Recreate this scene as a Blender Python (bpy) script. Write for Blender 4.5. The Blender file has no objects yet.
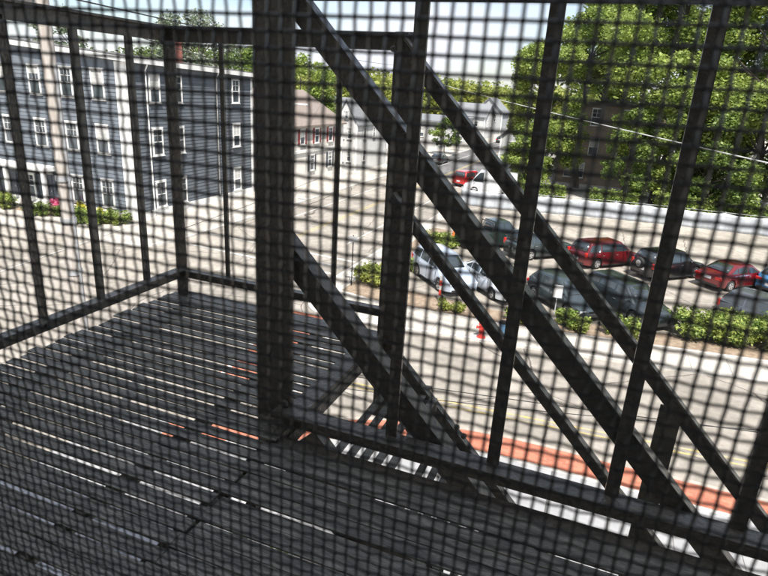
import bpy, math, random
import numpy as np
from mathutils import Vector, Matrix
R = math.radians
rnd = random.Random(7)
C = bpy.context.scene.collection
S = bpy.context.scene
EYE = 10.0                                   # camera height above the street (a third-floor window)

# ------------------------------------------------------------------ camera
cam = bpy.data.cameras.new('camera'); camo = bpy.data.objects.new('camera', cam); C.objects.link(camo)
M = ((0.92974625, 0.17133535, -0.32590812), (0.36342927, -0.28499515, 0.88695937), (0.05908526, -0.9430917, -0.32724146))
mw = Matrix(((M[0][0], -M[0][1], -M[0][2], 0), (M[1][0], -M[1][1], -M[1][2], 0), (M[2][0], -M[2][1], -M[2][2], EYE), (0, 0, 0, 1)))
camo.matrix_world = mw
cam.sensor_width = 36; cam.lens = 27; cam.clip_start = 0.01; cam.clip_end = 3000
cam.dof.use_dof = True; cam.dof.focus_distance = 7.0; cam.dof.aperture_fstop = 60
S.camera = camo

# ------------------------------------------------------------------ sky and sun
SUN_EL, SUN_AZ = 60, math.degrees(math.atan2(0.55, -1.0))      # azimuth from +Y towards +X
w = bpy.data.worlds.new('World'); S.world = w; w.use_nodes = True
nt = w.node_tree; nt.nodes.clear()
def N(nt, t, **k):
    n = nt.nodes.new(t)
    for a, b in k.items(): setattr(n, a, b)
    return n
out = N(nt, 'ShaderNodeOutputWorld'); bg = N(nt, 'ShaderNodeBackground')
sky = N(nt, 'ShaderNodeTexSky', sky_type='NISHITA', sun_disc=False, sun_elevation=R(SUN_EL), sun_rotation=R(SUN_AZ))
tc = N(nt, 'ShaderNodeTexCoord'); mp = N(nt, 'ShaderNodeMapping'); mp.inputs['Scale'].default_value = (1, 1, 3.2)
ns = N(nt, 'ShaderNodeTexNoise'); ns.inputs['Scale'].default_value = 2.6; ns.inputs['Detail'].default_value = 8; ns.inputs['Roughness'].default_value = .55
cr = N(nt, 'ShaderNodeValToRGB'); cr.color_ramp.elements[0].position = .39; cr.color_ramp.elements[1].position = .62
mx = N(nt, 'ShaderNodeMixRGB'); mx.inputs[2].default_value = (6.0, 6.2, 6.7, 1)
L = nt.links.new
L(tc.outputs['Generated'], mp.inputs[0]); L(mp.outputs[0], ns.inputs[0]); L(ns.outputs[0], cr.inputs[0]); L(cr.outputs[0], mx.inputs[0])
L(sky.outputs[0], mx.inputs[1]); L(mx.outputs[0], bg.inputs[0]); L(bg.outputs[0], out.inputs[0])
bg.inputs[1].default_value = 0.10
sl = bpy.data.lights.new('sun', 'SUN'); sl.energy = 4.2; sl.angle = R(.53); sl.color = (1, .95, .87)
so = bpy.data.objects.new('sun', sl); C.objects.link(so); so.location = (0, -40, 80)
az, el = R(SUN_AZ), R(SUN_EL)
sd = Vector((math.sin(az) * math.cos(el), math.cos(az) * math.cos(el), math.sin(el)))
so.rotation_euler = (-sd).to_track_quat('-Z', 'Y').to_euler()
S.view_settings.view_transform = 'Standard'; S.view_settings.look = 'None'; S.view_settings.gamma = 1
S.view_settings.use_curve_mapping = False
S.view_settings.exposure = 0.85
S.render.engine = 'CYCLES'

# ------------------------------------------------------------------ helpers
def at(px, py, Y):
    """a point at distance Y from our facade, read off the survey photo (768 x 576)"""
    d = [M[i][0] * (px - 384) + M[i][1] * (py - 288) + M[i][2] * 576 for i in range(3)]
    t = Y / d[1]
    return Vector((d[0] * t, Y, EYE + d[2] * t))

def tag(o, label=None, cat=None, group=None, kind=None):
    if label: o['label'] = label
    if cat: o['category'] = cat
    if group: o['group'] = group
    if kind: o['kind'] = kind
    return o
def empty(name, loc=(0, 0, 0), rz=0, label=None, cat=None, group=None):
    o = bpy.data.objects.new(name, None); C.objects.link(o); o.location = loc; o.rotation_euler = (0, 0, rz); o.empty_display_size = .2
    return tag(o, label, cat, group)
def copy_tree(o, parent=None):
    c = o.copy(); C.objects.link(c)
    if parent: c.parent = parent
    for ch in list(o.children): copy_tree(ch, c)
    return c

class MB:
    def __init__(s): s.v = []; s.f = []; s.m = []; s.cm = 0
    def add(s, vs, fs):
        b = len(s.v); s.v += [tuple(v) for v in vs]; s.f += [tuple(b + i for i in f) for f in fs]; s.m += [s.cm] * len(fs); return s
    def box(s, c, d, rz=0):
        cx, cy, cz = c; x, y, z = d[0] / 2, d[1] / 2, d[2] / 2; co, si = math.cos(rz), math.sin(rz)
        vs = []
        for k in (-z, z):
            for (a, b) in ((-x, -y), (x, -y), (x, y), (-x, y)): vs.append((cx + a * co - b * si, cy + a * si + b * co, cz + k))
        return s.add(vs, [(3, 2, 1, 0), (4, 5, 6, 7), (0, 1, 5, 4), (1, 2, 6, 5), (2, 3, 7, 6), (3, 0, 4, 7)])
    def bar(s, p0, p1, w, t, up=(0, 0, 1)):
        """w across (perpendicular to up), t along up"""
        p0, p1 = Vector(p0), Vector(p1); d = (p1 - p0).normalized(); up = Vector(up)
        sx = d.cross(up).normalized() * w / 2; uz = sx.cross(d).normalized() * t / 2
        vs = []
        for p in (p0, p1):
            vs += [p - sx - uz, p + sx - uz, p + sx + uz, p - sx + uz]
        return s.add(vs, [(0, 1, 2, 3), (7, 6, 5, 4), (4, 5, 1, 0), (5, 6, 2, 1), (6, 7, 3, 2), (7, 4, 0, 3)])
    def tube(s, p0, p1, r0, r1=None, n=8, cap=True):
        r1 = r0 if r1 is None else r1; p0, p1 = Vector(p0), Vector(p1); d = (p1 - p0).normalized()
        a = d.orthogonal().normalized(); b = d.cross(a); vs = []
        for p, r in ((p0, r0), (p1, r1)):
            for i in range(n):
                t = 2 * math.pi * i / n; vs.append(p + a * math.cos(t) * r + b * math.sin(t) * r)
        fs = [(i, (i + 1) % n, n + (i + 1) % n, n + i) for i in range(n)]
        if cap: fs += [tuple(range(n))[::-1], tuple(range(n, 2 * n))]
        return s.add(vs, fs)
    def lathe(s, o, axis, prof, n=16):
        """prof = [(distance along axis, radius)]"""
        o = Vector(o); d = Vector(axis).normalized(); a = d.orthogonal().normalized(); b = d.cross(a); vs = []
        for (h, r) in prof:
            for i in range(n):
                t = 2 * math.pi * i / n; vs.append(o + d * h + (a * math.cos(t) + b * math.sin(t)) * r)
        fs = []
        for k in range(len(prof) - 1):
            for i in range(n): fs.append((k * n + i, k * n + (i + 1) % n, (k + 1) * n + (i + 1) % n, (k + 1) * n + i))
        fs += [tuple(range(n))[::-1], tuple(range((len(prof) - 1) * n, len(prof) * n))]
        return s.add(vs, fs)
    def prism(s, pts, z0, z1):
        n = len(pts); vs = [(x, y, z0) for x, y in pts] + [(x, y, z1) for x, y in pts]
        return s.add(vs, [tuple(range(n))[::-1], tuple(range(n, 2 * n))] + [(i, (i + 1) % n, n + (i + 1) % n, n + i) for i in range(n)])
    def ang(s, p0, p1, w, t, up, side):
        """L-shaped angle iron: one leg of height w along up, one leg of width w towards side"""
        p0, p1, up, side = Vector(p0), Vector(p1), Vector(up).normalized(), Vector(side).normalized()
        s.bar(p0, p1, t, w, up)
        o = up * (w / 2 + t / 2) + side * (w / 2 - t / 2)
        return s.bar(p0 + o, p1 + o, w, t, up)
    def build(s, name, mats, parent=None, smooth=False, bevel=0):
        me = bpy.data.meshes.new(name); me.from_pydata(s.v, [], s.f)
        for m in (mats if isinstance(mats, (list, tuple)) else [mats]): me.materials.append(m)
        if s.cm or any(s.m): me.polygons.foreach_set('material_index', s.m)
        if smooth: me.polygons.foreach_set('use_smooth', [True] * len(s.f))
        me.update()
        o = bpy.data.objects.new(name, me); C.objects.link(o)
        if parent: o.parent = parent
        if bevel:
            b = o.modifiers.new('bevel', 'BEVEL'); b.width = bevel; b.segments = 1; b.limit_method = 'ANGLE'
        if smooth:
            try: me.set_sharp_from_angle(angle=R(38))
            except Exception: pass
        return o

# ------------------------------------------------------------------ materials
def mat(name, col, rough=.8, col2=None, scale=4., detail=5, bump=0, bscale=None, metal=0, coat=0, spec=.5, lo=.35, hi=.65, stretch=None, transl=0, island=False):
    m = bpy.data.materials.new(name); m.use_nodes = True; t = m.node_tree; b = t.nodes['Principled BSDF']; L = t.links.new
    b.inputs['Base Color'].default_value = (*col, 1); b.inputs['Roughness'].default_value = rough
    b.inputs['Metallic'].default_value = metal; b.inputs['Coat Weight'].default_value = coat; b.inputs['Coat Roughness'].default_value = .06
    b.inputs['Specular IOR Level'].default_value = spec
    tc = N(t, 'ShaderNodeTexCoord'); src = tc.outputs['Object']
    if stretch:
        mp = N(t, 'ShaderNodeMapping'); mp.inputs['Scale'].default_value = stretch; L(src, mp.inputs[0]); src = mp.outputs[0]
    if col2:
        n = N(t, 'ShaderNodeTexNoise'); n.inputs['Scale'].default_value = scale; n.inputs['Detail'].default_value = detail; n.inputs['Roughness'].default_value = .6
        r = N(t, 'ShaderNodeValToRGB'); r.color_ramp.elements[0].position = lo; r.color_ramp.elements[1].position = hi
        r.color_ramp.elements[0].color = (*col, 1); r.color_ramp.elements[1].color = (*col2, 1)
        L(src, n.inputs[0])
        if island:
            g = N(t, 'ShaderNodeNewGeometry'); ma = N(t, 'ShaderNodeMath', operation='MULTIPLY_ADD'); ma.inputs[1].default_value = .35; ma.inputs[2].default_value = -.175
            ad = N(t, 'ShaderNodeMath', operation='ADD'); L(g.outputs['Random Per Island'], ma.inputs[0]); L(ma.outputs[0], ad.inputs[0]); L(n.outputs[0], ad.inputs[1]); L(ad.outputs[0], r.inputs[0])
        else: L(n.outputs[0], r.inputs[0])
        L(r.outputs[0], b.inputs['Base Color'])
        if transl:
            tr = N(t, 'ShaderNodeBsdfTranslucent'); ms = N(t, 'ShaderNodeMixShader'); ms.inputs[0].default_value = transl
            L(r.outputs[0], tr.inputs[0]); L(b.outputs[0], ms.inputs[1]); L(tr.outputs[0], ms.inputs[2]); L(ms.outputs[0], t.nodes['Material Output'].inputs[0])
    if bump:
        n2 = N(t, 'ShaderNodeTexNoise'); n2.inputs['Scale'].default_value = bscale or scale * 4; n2.inputs['Detail'].default_value = 4
        bp = N(t, 'ShaderNodeBump'); bp.inputs['Strength'].default_value = bump; bp.inputs['Distance'].default_value = .02
        L(src, n2.inputs[0]); L(n2.outputs[0], bp.inputs['Height']); L(bp.outputs[0], b.inputs['Normal'])
    return m

def siding(name, col, col2, pitch=.2):
    """horizontal clapboards: a sawtooth profile as bump, slight board to board colour change"""
    m = mat(name, col, .65, col2, 1.1, 6, lo=.3, hi=.7); t = m.node_tree; L = t.links.new; b = t.nodes['Principled BSDF']
    tc = N(t, 'ShaderNodeTexCoord'); sp = N(t, 'ShaderNodeSeparateXYZ'); L(tc.outputs['Object'], sp.inputs[0])
    d = N(t, 'ShaderNodeMath', operation='DIVIDE'); d.inputs[1].default_value = pitch; L(sp.outputs[2], d.inputs[0])
    fr = N(t, 'ShaderNodeMath', operation='FRACT'); L(d.outputs[0], fr.inputs[0])
    iv = N(t, 'ShaderNodeMath', operation='SUBTRACT'); iv.inputs[0].default_value = 1; L(fr.outputs[0], iv.inputs[1])
    bp = N(t, 'ShaderNodeBump'); bp.inputs['Strength'].default_value = 1; bp.inputs['Distance'].default_value = .05
    L(iv.outputs[0], bp.inputs['Height']); L(bp.outputs[0], b.inputs['Normal'])
    return m

def slabs(name, col, col2, joint, sx, sy, mortar=.012, rough=.85, rot=0., offset=0., frq=1):
    """paving units with joints: brick texture over object coordinates"""
    m = mat(name, col, rough); t = m.node_tree; L = t.links.new; b = t.nodes['Principled BSDF']
    tc = N(t, 'ShaderNodeTexCoord'); mp = N(t, 'ShaderNodeMapping'); mp.inputs['Rotation'].default_value = (0, 0, rot); L(tc.outputs['Object'], mp.inputs[0])
    br = N(t, 'ShaderNodeTexBrick'); br.offset = offset; br.inputs['Color1'].default_value = (*col, 1); br.inputs['Color2'].default_value = (*col2, 1); br.inputs['Mortar'].default_value = (*joint, 1)
    br.inputs['Scale'].default_value = 1; br.inputs['Mortar Size'].default_value = mortar; br.inputs['Brick Width'].default_value = sx; br.inputs['Row Height'].default_value = sy
    L(mp.outputs[0], br.inputs[0])
    n = N(t, 'ShaderNodeTexNoise'); n.inputs['Scale'].default_value = .9; n.inputs['Detail'].default_value = 8; n.inputs['Roughness'].default_value = .65; L(tc.outputs['Object'], n.inputs[0])
    r = N(t, 'ShaderNodeMapRange'); r.inputs[1].default_value = .3; r.inputs[2].default_value = .7; r.inputs[3].default_value = .72; r.inputs[4].default_value = 1.1; L(n.outputs[0], r.inputs[0])
    mx = N(t, 'ShaderNodeMixRGB', blend_type='MULTIPLY'); mx.inputs[0].default_value = 1; L(br.outputs[0], mx.inputs[1]); L(r.outputs[0], mx.inputs[2]); L(mx.outputs[0], b.inputs['Base Color'])
    return m

def asphalt(name, col, col2, crack):
    m = mat(name, col, .88, col2, .35, 11, bump=.25, bscale=30, lo=.38, hi=.62); t = m.node_tree; L = t.links.new; b = t.nodes['Principled BSDF']
    tc = N(t, 'ShaderNodeTexCoord'); nz = N(t, 'ShaderNodeTexNoise'); nz.inputs['Scale'].default_value = .8; nz.inputs['Detail'].default_value = 5; L(tc.outputs['Object'], nz.inputs[0])
    mxv = N(t, 'ShaderNodeMixRGB'); mxv.inputs[0].default_value = .3; L(tc.outputs['Object'], mxv.inputs[1]); L(nz.outputs[1], mxv.inputs[2])
    vo = N(t, 'ShaderNodeTexVoronoi', feature='DISTANCE_TO_EDGE'); vo.inputs['Scale'].default_value = .22; L(mxv.outputs[0], vo.inputs[0])
    lt = N(t, 'ShaderNodeMath', operation='LESS_THAN'); lt.inputs[1].default_value = .0035; L(vo.outputs[0], lt.inputs[0])
    old = b.inputs['Base Color'].links[0].from_socket
    vp = N(t, 'ShaderNodeTexVoronoi'); vp.inputs['Scale'].default_value = .16; L(mxv.outputs[0], vp.inputs[0])
    ns_ = N(t, 'ShaderNodeTexNoise'); ns_.inputs['Scale'].default_value = 1.7; ns_.inputs['Detail'].default_value = 10; ns_.inputs['Roughness'].default_value = .7; L(tc.outputs['Object'], ns_.inputs[0])
    r1 = N(t, 'ShaderNodeMapRange'); r1.inputs[3].default_value = .82; r1.inputs[4].default_value = 1.1; L(vp.outputs['Color'], r1.inputs[0])
    r2 = N(t, 'ShaderNodeMapRange'); r2.inputs[1].default_value = .30; r2.inputs[2].default_value = .60; r2.inputs[3].default_value = .70; r2.inputs[4].default_value = 1.08; L(ns_.outputs[0], r2.inputs[0])
    m1 = N(t, 'ShaderNodeMath', operation='MULTIPLY'); L(r1.outputs[0], m1.inputs[0]); L(r2.outputs[0], m1.inputs[1])
    mm = N(t, 'ShaderNodeMixRGB', blend_type='MULTIPLY'); mm.inputs[0].default_value = 1; L(old, mm.inputs[1]); L(m1.outputs[0], mm.inputs[2]); old = mm.outputs[0]
    mx = N(t, 'ShaderNodeMixRGB'); mx.inputs[2].default_value = (*crack, 1); L(lt.outputs[0], mx.inputs[0]); L(old, mx.inputs[1]); L(mx.outputs[0], b.inputs['Base Color'])
    return m

MT = dict(
    iron=mat('black_iron_paint', (.070, .068, .058), .36, (.150, .132, .108), 14, 9, bump=.35, bscale=60, spec=.5),
    slat=mat('worn_iron_paint', (.110, .106, .090), .34, (.32, .30, .25), 10, 9, bump=.5, bscale=45, stretch=(1, 5, 1), lo=.42, hi=.72),
    wire=mat('screen_wire', (.20, .198, .185), .34, metal=.4),
    frame=mat('screen_frame', (.30, .29, .27), .5),
    brickwall=slabs('brick_wall', (.28, .10, .07), (.34, .14, .10), (.4, .38, .34), .21, .07),
    plaster=mat('room_plaster', (.35, .33, .30), .9),
    road=asphalt('aged_asphalt', (.285, .26, .222), (.385, .35, .305), (.12, .105, .09)),
    lot=asphalt('lot_asphalt', (.305, .275, .232), (.40, .365, .315), (.14, .12, .10)),
    walk=slabs('sidewalk_concrete', (.46, .43, .385), (.54, .51, .46), (.22, .20, .18), 1.5, 1.5, .012),
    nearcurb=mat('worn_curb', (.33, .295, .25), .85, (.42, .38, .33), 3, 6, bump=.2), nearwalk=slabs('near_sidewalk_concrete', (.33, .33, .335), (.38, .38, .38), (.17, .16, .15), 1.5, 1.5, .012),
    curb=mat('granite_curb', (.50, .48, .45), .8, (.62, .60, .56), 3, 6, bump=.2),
    brick=slabs('red_paver', (.46, .13, .075), (.58, .20, .12), (.30, .20, .15), .22, .11, .008, offset=.5),
    soil=mat('bark_mulch', (.20, .145, .10), .95, (.33, .26, .19), 5, 8, bump=.6),
    land=mat('dry_ground', (.16, .15, .08), .95, (.10, .13, .05), .2, 8),
    farroad=asphalt('grey_asphalt', (.13, .13, .13), (.20, .195, .19), (.07, .07, .07)),
    yel=mat('yellow_paint', (.52, .40, .12), .7, (.38, .34, .24), 3, 8, lo=.35, hi=.6),
    wpaint=mat('road_white', (.72, .71, .68), .7, (.5, .49, .46), 3, 6),
    white=mat('white_trim', (.78, .78, .76), .5, (.70, .70, .69), 3),
    wood=mat('pale_pole_wood', (.42, .37, .32), .9, (.58, .54, .50), 2, 8, bump=.5, stretch=(6, 6, .6)),
    grey=mat('grey_metal', (.35, .36, .37), .5, (.45, .46, .47), 5),
    dark=mat('dark_rubber', (.02, .02, .02), .85),
    rim=mat('alloy', (.55, .56, .58), .3, metal=.8),
    glass=mat('window_glass', (.035, .045, .055), .07, (.10, .12, .14), .8, 2, spec=.8),
    carglass=mat('car_glass', (.03, .04, .045), .05, spec=.9, coat=.6),
    tail=mat('tail_lens', (.55, .02, .015), .2, coat=.6),
    head=mat('head_lens', (.7, .72, .74), .12, coat=.8, metal=.3),
    plate=mat('plate', (.75, .76, .78), .5),
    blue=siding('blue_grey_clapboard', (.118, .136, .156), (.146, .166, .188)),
    blueshade=siding('grey_clapboard', (.080, .093, .107), (.100, .114, .130)),  # same siding, shade of the wall turned from the sun put into its colour
    roofdark=mat('roof_membrane', (.10, .10, .10), .9, (.16, .16, .15), 1),
    brown=siding('brown_shingle', (.24, .18, .145), (.32, .25, .20)),
    cream=siding('cream_clapboard', (.60, .57, .52), (.68, .65, .60)),
    beige=mat('beige_render', (.50, .42, .33), .8, (.58, .49, .40), 1),
    whitewall=siding('white_clapboard', (.46, .46, .45), (.54, .54, .53)),
    greywall=siding('grey_white_clapboard', (.30, .31, .32), (.37, .38, .38)),
    roofbrown=mat('brown_shingles', (.205, .17, .148), .9, (.265, .22, .19), 6, 5, bump=.4),
    roofgrey=mat('grey_shingles', (.17, .18, .19), .9, (.25, .26, .27), 6, 5, bump=.4),
    roofgreen=mat('green_grey_metal_roof', (.18, .23, .22), .6, (.24, .29, .28), 2),
    shutter=mat('red_shutter', (.26, .05, .05), .6),
    dshutter=mat('dark_shutter', (.06, .07, .09), .6),
    bark=mat('bark', (.06, .048, .038), .95, (.11, .09, .075), 3, 8, bump=.8, stretch=(3, 3, .5)),
    leaf=mat('leaf_fresh', (.135, .20, .042), .5, (.40, .49, .12), .45, 5, transl=.42, island=True),
    leaf2=mat('leaf_deep', (.10, .16, .038), .5, (.28, .37, .085), .5, 5, transl=.4, island=True),
    leafy=mat('leaf_yellow_green', (.16, .21, .04), .6, (.36, .38, .09), .12, 5, transl=.35, island=True),
    leafh=mat('leaf_hedge', (.12, .19, .035), .55, (.38, .44, .11), 1.6, 5, transl=.3, island=True),
    leafw=mat('leaf_wood', (.05, .085, .025), .6, (.15, .20, .05), .15, 5, transl=.25, island=True),
    leafpale=mat('leaf_pale', (.10, .15, .07), .6, (.42, .45, .36), .8, 5, transl=.3, island=True),
    petal=mat('yellow_flower', (.62, .52, .04), .6, (.45, .50, .05), 6, transl=.2, island=True),
    pink=mat('pink_flower', (.75, .10, .28), .6, (.8, .25, .40), 6, transl=.2, island=True),
    red=mat('hydrant_red', (.62, .035, .025), .4, (.70, .07, .05), 5, coat=.3),
    orange=mat('cone_orange', (.85, .16, .03), .5),
    fence=mat('white_fence_sheet', (.52, .545, .57), .6, (.30, .335, .37), 1.3, 9, bump=1, bscale=2.2, stretch=(1.6, 1.6, .35), lo=.4, hi=.75),
    cable=mat('pale_cable', (.62, .62, .60), .5),
    dcable=mat('black_cable', (.03, .03, .03), .6),
    blind=mat('white_blind', (.50, .50, .48), .8), curtain=mat('dim_curtain', (.20, .21, .22), .9, (.3, .3, .29), 6),
    signw=mat('sign_white', (.75, .75, .75), .5),
)

# ------------------------------------------------------------------ setting: ground, streets
def struct(name, pts, z0, z1, m):
    return tag(MB().prism(pts, z0, z1).build(name, m), kind='structure')
def sheet(name, pts, z, m, kind='structure'):
    mb = MB(); mb.add([(x, y, z) for x, y in pts], [tuple(range(len(pts)))]); return tag(mb.build(name, m), kind=kind)
sheet('ground', [(-900, -300), (900, -300), (900, 1500), (-900, 1500)], -.02, MT['land'])
sheet('road', [(-140, -60), (140, -60), (140, 36), (-140, 36)], 0, MT['road'])
sheet('road', [(-12.6, 36), (-12.6, 70), (-25.2, 70), (-25.2, 36)], 0, MT['road'])
sheet('road', [(-12.6, 70), (-12.6, 700), (-25.2, 700), (-25.2, 70)], 0, MT['farroad'])

def offset_strip(line, d0, d1):
    """polygon between two offsets (to the left of travel) of a polyline"""
    a, b = [], []
    for i, p in enumerate(line):
        q0 = Vector(line[max(0, i - 1)]); q1 = Vector(line[min(len(line) - 1, i + 1)]); t = (q1 - q0).normalized(); n = Vector((-t.y, t.x))
        a.append(tuple(Vector(p) + n * d0)); b.append(tuple(Vector(p) + n * d1))
    return a, b
def strip(name, line, d0, d1, z0, z1, m, kind='structure'):
    a, b = offset_strip(line, d0, d1); mb = MB(); n = len(line)
    vs = [(x, y, z0) for x, y in a] + [(x, y, z0) for x, y in b] + [(x, y, z1) for x, y in a] + [(x, y, z1) for x, y in b]
    fs = []
    for i in range(n - 1):
        fs += [(2 * n + i, 2 * n + i + 1, 3 * n + i + 1, 3 * n + i), (i, i + 1, 2 * n + i + 1, 2 * n + i), (n + i + 1, n + i, 3 * n + i, 3 * n + i + 1)]
    fs += [(0, 2 * n, 3 * n, n), (n - 1, 2 * n - 1, 4 * n - 1, 3 * n - 1)]
    mb.add(vs, fs); return tag(mb.build(name, m), kind=kind)
def fillet(line, r=3, k=7):
    o = [Vector(line[0])]
    for i in range(1, len(line) - 1):
        p, a, b = Vector(line[i]), Vector(line[i - 1]), Vector(line[i + 1])
        q0 = p + (a - p).normalized() * min(r, (a - p).length * .45); q1 = p + (b - p).normalized() * min(r, (b - p).length * .45)
        for j in range(k + 1):
            t = j / k; o.append(q0 * (1 - t) ** 2 + p * 2 * t * (1 - t) + q1 * t * t)
    return [tuple(v) for v in o + [Vector(line[-1])]]

# our side of the street: kerb line runs from the right, round the corner, back along the side street
near = fillet([(90, 17.5), (5.5, 15.95), (-4.2, 15.85), (-9.4, 12.7), (-13.1, 11.6), (-13.4, -60)], 4.0)
inner, _ = offset_strip(near, .15, .15)
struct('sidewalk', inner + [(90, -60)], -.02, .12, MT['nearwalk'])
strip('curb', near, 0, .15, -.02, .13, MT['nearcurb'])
pav = [p for p in near[1:-1] if p[1] > 12.2 and p[0] < 60]
strip('brick_paving', pav, .15, 1.12, .11, .126, MT['brick'])
strip('paving_edge', pav, 1.12, 1.26, .11, .128, MT['curb'])
# parking-lot block
far = fillet([(-12.9, 700), (-12.9, 24.0), (-11.5, 21.7), (-7.3, 22.2), (7.2, 24.2), (90, 35.6)], 1.6)
inner, _ = offset_strip(far, .15, .15)
struct('sidewalk.001', inner + [(90, 700)], -.02, .11, MT['walk'])
strip('curb.001', far, 0, .15, -.02, .12, MT['curb'])
sheet('parking_lot', [(-9.6, 27.3), (-3, 26.6), (60, 35), (60, 58), (13.5, 56), (3.5, 55.5), (-7.5, 53), (-11.9, 53), (-11.9, 42.2), (-9.6, 42.2)], .116, MT['lot'])
sheet('mulch_bed', [(-11.6, 24.9), (-9.2, 24.4), (-3, 24.6), (8, 26.2), (30, 29.4), (30, 31), (8, 28.2), (-3, 26.5), (-9.5, 27.2), (-9.7, 42), (-11.7, 42)], .121, MT['soil'])
strip('curb.002', [(-11.5, 24.8), (-9.2, 24.3), (-3, 24.5), (8, 26.1), (30, 29.3)], 0, .16, .1, .27, MT['curb'])
# blue building's block
nw = fillet([(-160, 20), (-28, 25.9), (-24.7, 26.6), (-24.7, 34), (-24.7, 700)], 2.4)
inner, _ = offset_strip(nw, .15, .15)
struct('sidewalk.002', inner + [(-160, 700)], -.02, .11, MT['walk'])
strip('curb.003', nw, 0, .15, -.02, .12, MT['curb'])
sheet('mulch_bed.001', [(-52, 28.4), (-31.2, 29.3), (-31.2, 31.0), (-52, 31.0)], .121, MT['soil'])
struct('sidewalk.003', fillet([(-22.8, -60), (-22.8, 7), (-26, 11.5), (-160, 5)], 3) + [(-160, -60)], -.02, .11, MT['walk'])
# markings
def mark(name, p0, p1, wd, z, m):
    a, b = Vector(p0), Vector(p1); t = (b - a).normalized(); n = Vector((-t.y, t.x)) * wd / 2
    return sheet(name, [tuple(a - n), tuple(b - n), tuple(b + n), tuple(a + n)], z, m)
for k in (0, .28):
    mark('yellow_line', (-8.4, 16.5 + k), (70, 23.2 + k), .10, .005, MT['yel'])
    mark('yellow_line', (-19.3 + k, 34), (-19.0 + k, 400), .13, .005, MT['yel'])
    mark('yellow_line', (-27, 17.0 + k), (-110, 13.2 + k), .11, .005, MT['yel'])
mark('stop_line', (-19.0, 29.5), (-13.3, 29.2), .4, .005, MT['wpaint'])
for x0, x1 in ((-12.2, -12.4), (-9.3, -9.6)):
    mark('crosswalk_line', (x0 + .6, 15.4), (x1 - .6, 22.2), .2, .005, MT['wpaint'])
sheet('crosswalk_paving', [(-11.7, 14.8), (-9.9, 15.6), (-10.4, 21.9), (-12.6, 21.9)], .004, MT['brick'])
for x, y in ((-24.4, 28.6), (-24.4, 31.4)):
    mark('crosswalk_line', (x, y), (-13.2, y - .8), .25, .009, MT['wpaint'])
mark('edge_line', (-22.4, 34), (-22.4, 300), .12, .005, MT['wpaint'])
mark('edge_line', (-15.4, 34), (-15.4, 300), .12, .005, MT['wpaint'])
for i in range(8):
    x = -8.4 + i * 3.75
    mark('bay_line', (x - .8, 37.0), (x + 2.9, 40.7), .1, .121, MT['yel'])
    mark('bay_line', (x - .3, 32.5), (x + 3.4, 28.8), .1, .121, MT['wpaint'])

# ------------------------------------------------------------------ our own building and its window screen
b0 = empty('apartment_building', (0, 0, 0), label='red brick building that carries the black fire escape, wall round the screened window', cat='building')
mb = MB(); T = .22; y0 = .06 - T
def wbox(x0, x1, z0, z1): mb.box(((x0 + x1) / 2, (y0 + .06) / 2, (z0 + z1) / 2), (x1 - x0, T, z1 - z0))
wbox(-8.5, -.75, 0, 16.6); wbox(.75, 14, 0, 16.6); wbox(-.75, .75, 0, 9.2); wbox(-.75, .75, 10.95, 16.6)
mb.box((-8.39, -5.2, 8.3), (.22, 10.1, 16.6)); mb.box((13.89, -5.2, 8.3), (.22, 10.1, 16.6)); mb.box((2.75, -10.4, 7.3), (22.5, .3, 16.6))
mb.build('wall', MT['brickwall'], b0)
MB().box((2.75, -5.2, 16.7), (22.9, 10.8, .2)).build('roof', MT['roofdark'], b0)
mb = MB(); mb.box((0, -2.2, 9.0), (6, 4, .1)); mb.box((0, -2.2, 12.0), (6, 4, .1)); mb.box((0, -4.15, 10.5), (6, .1, 2.9)); mb.box((-2.95, -2.2, 10.5), (.1, 3.8, 2.9)); mb.box((2.95, -2.2, 10.5), (.1, 3.8, 2.9))
mb.build('room', MT['plaster'], b0)

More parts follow.
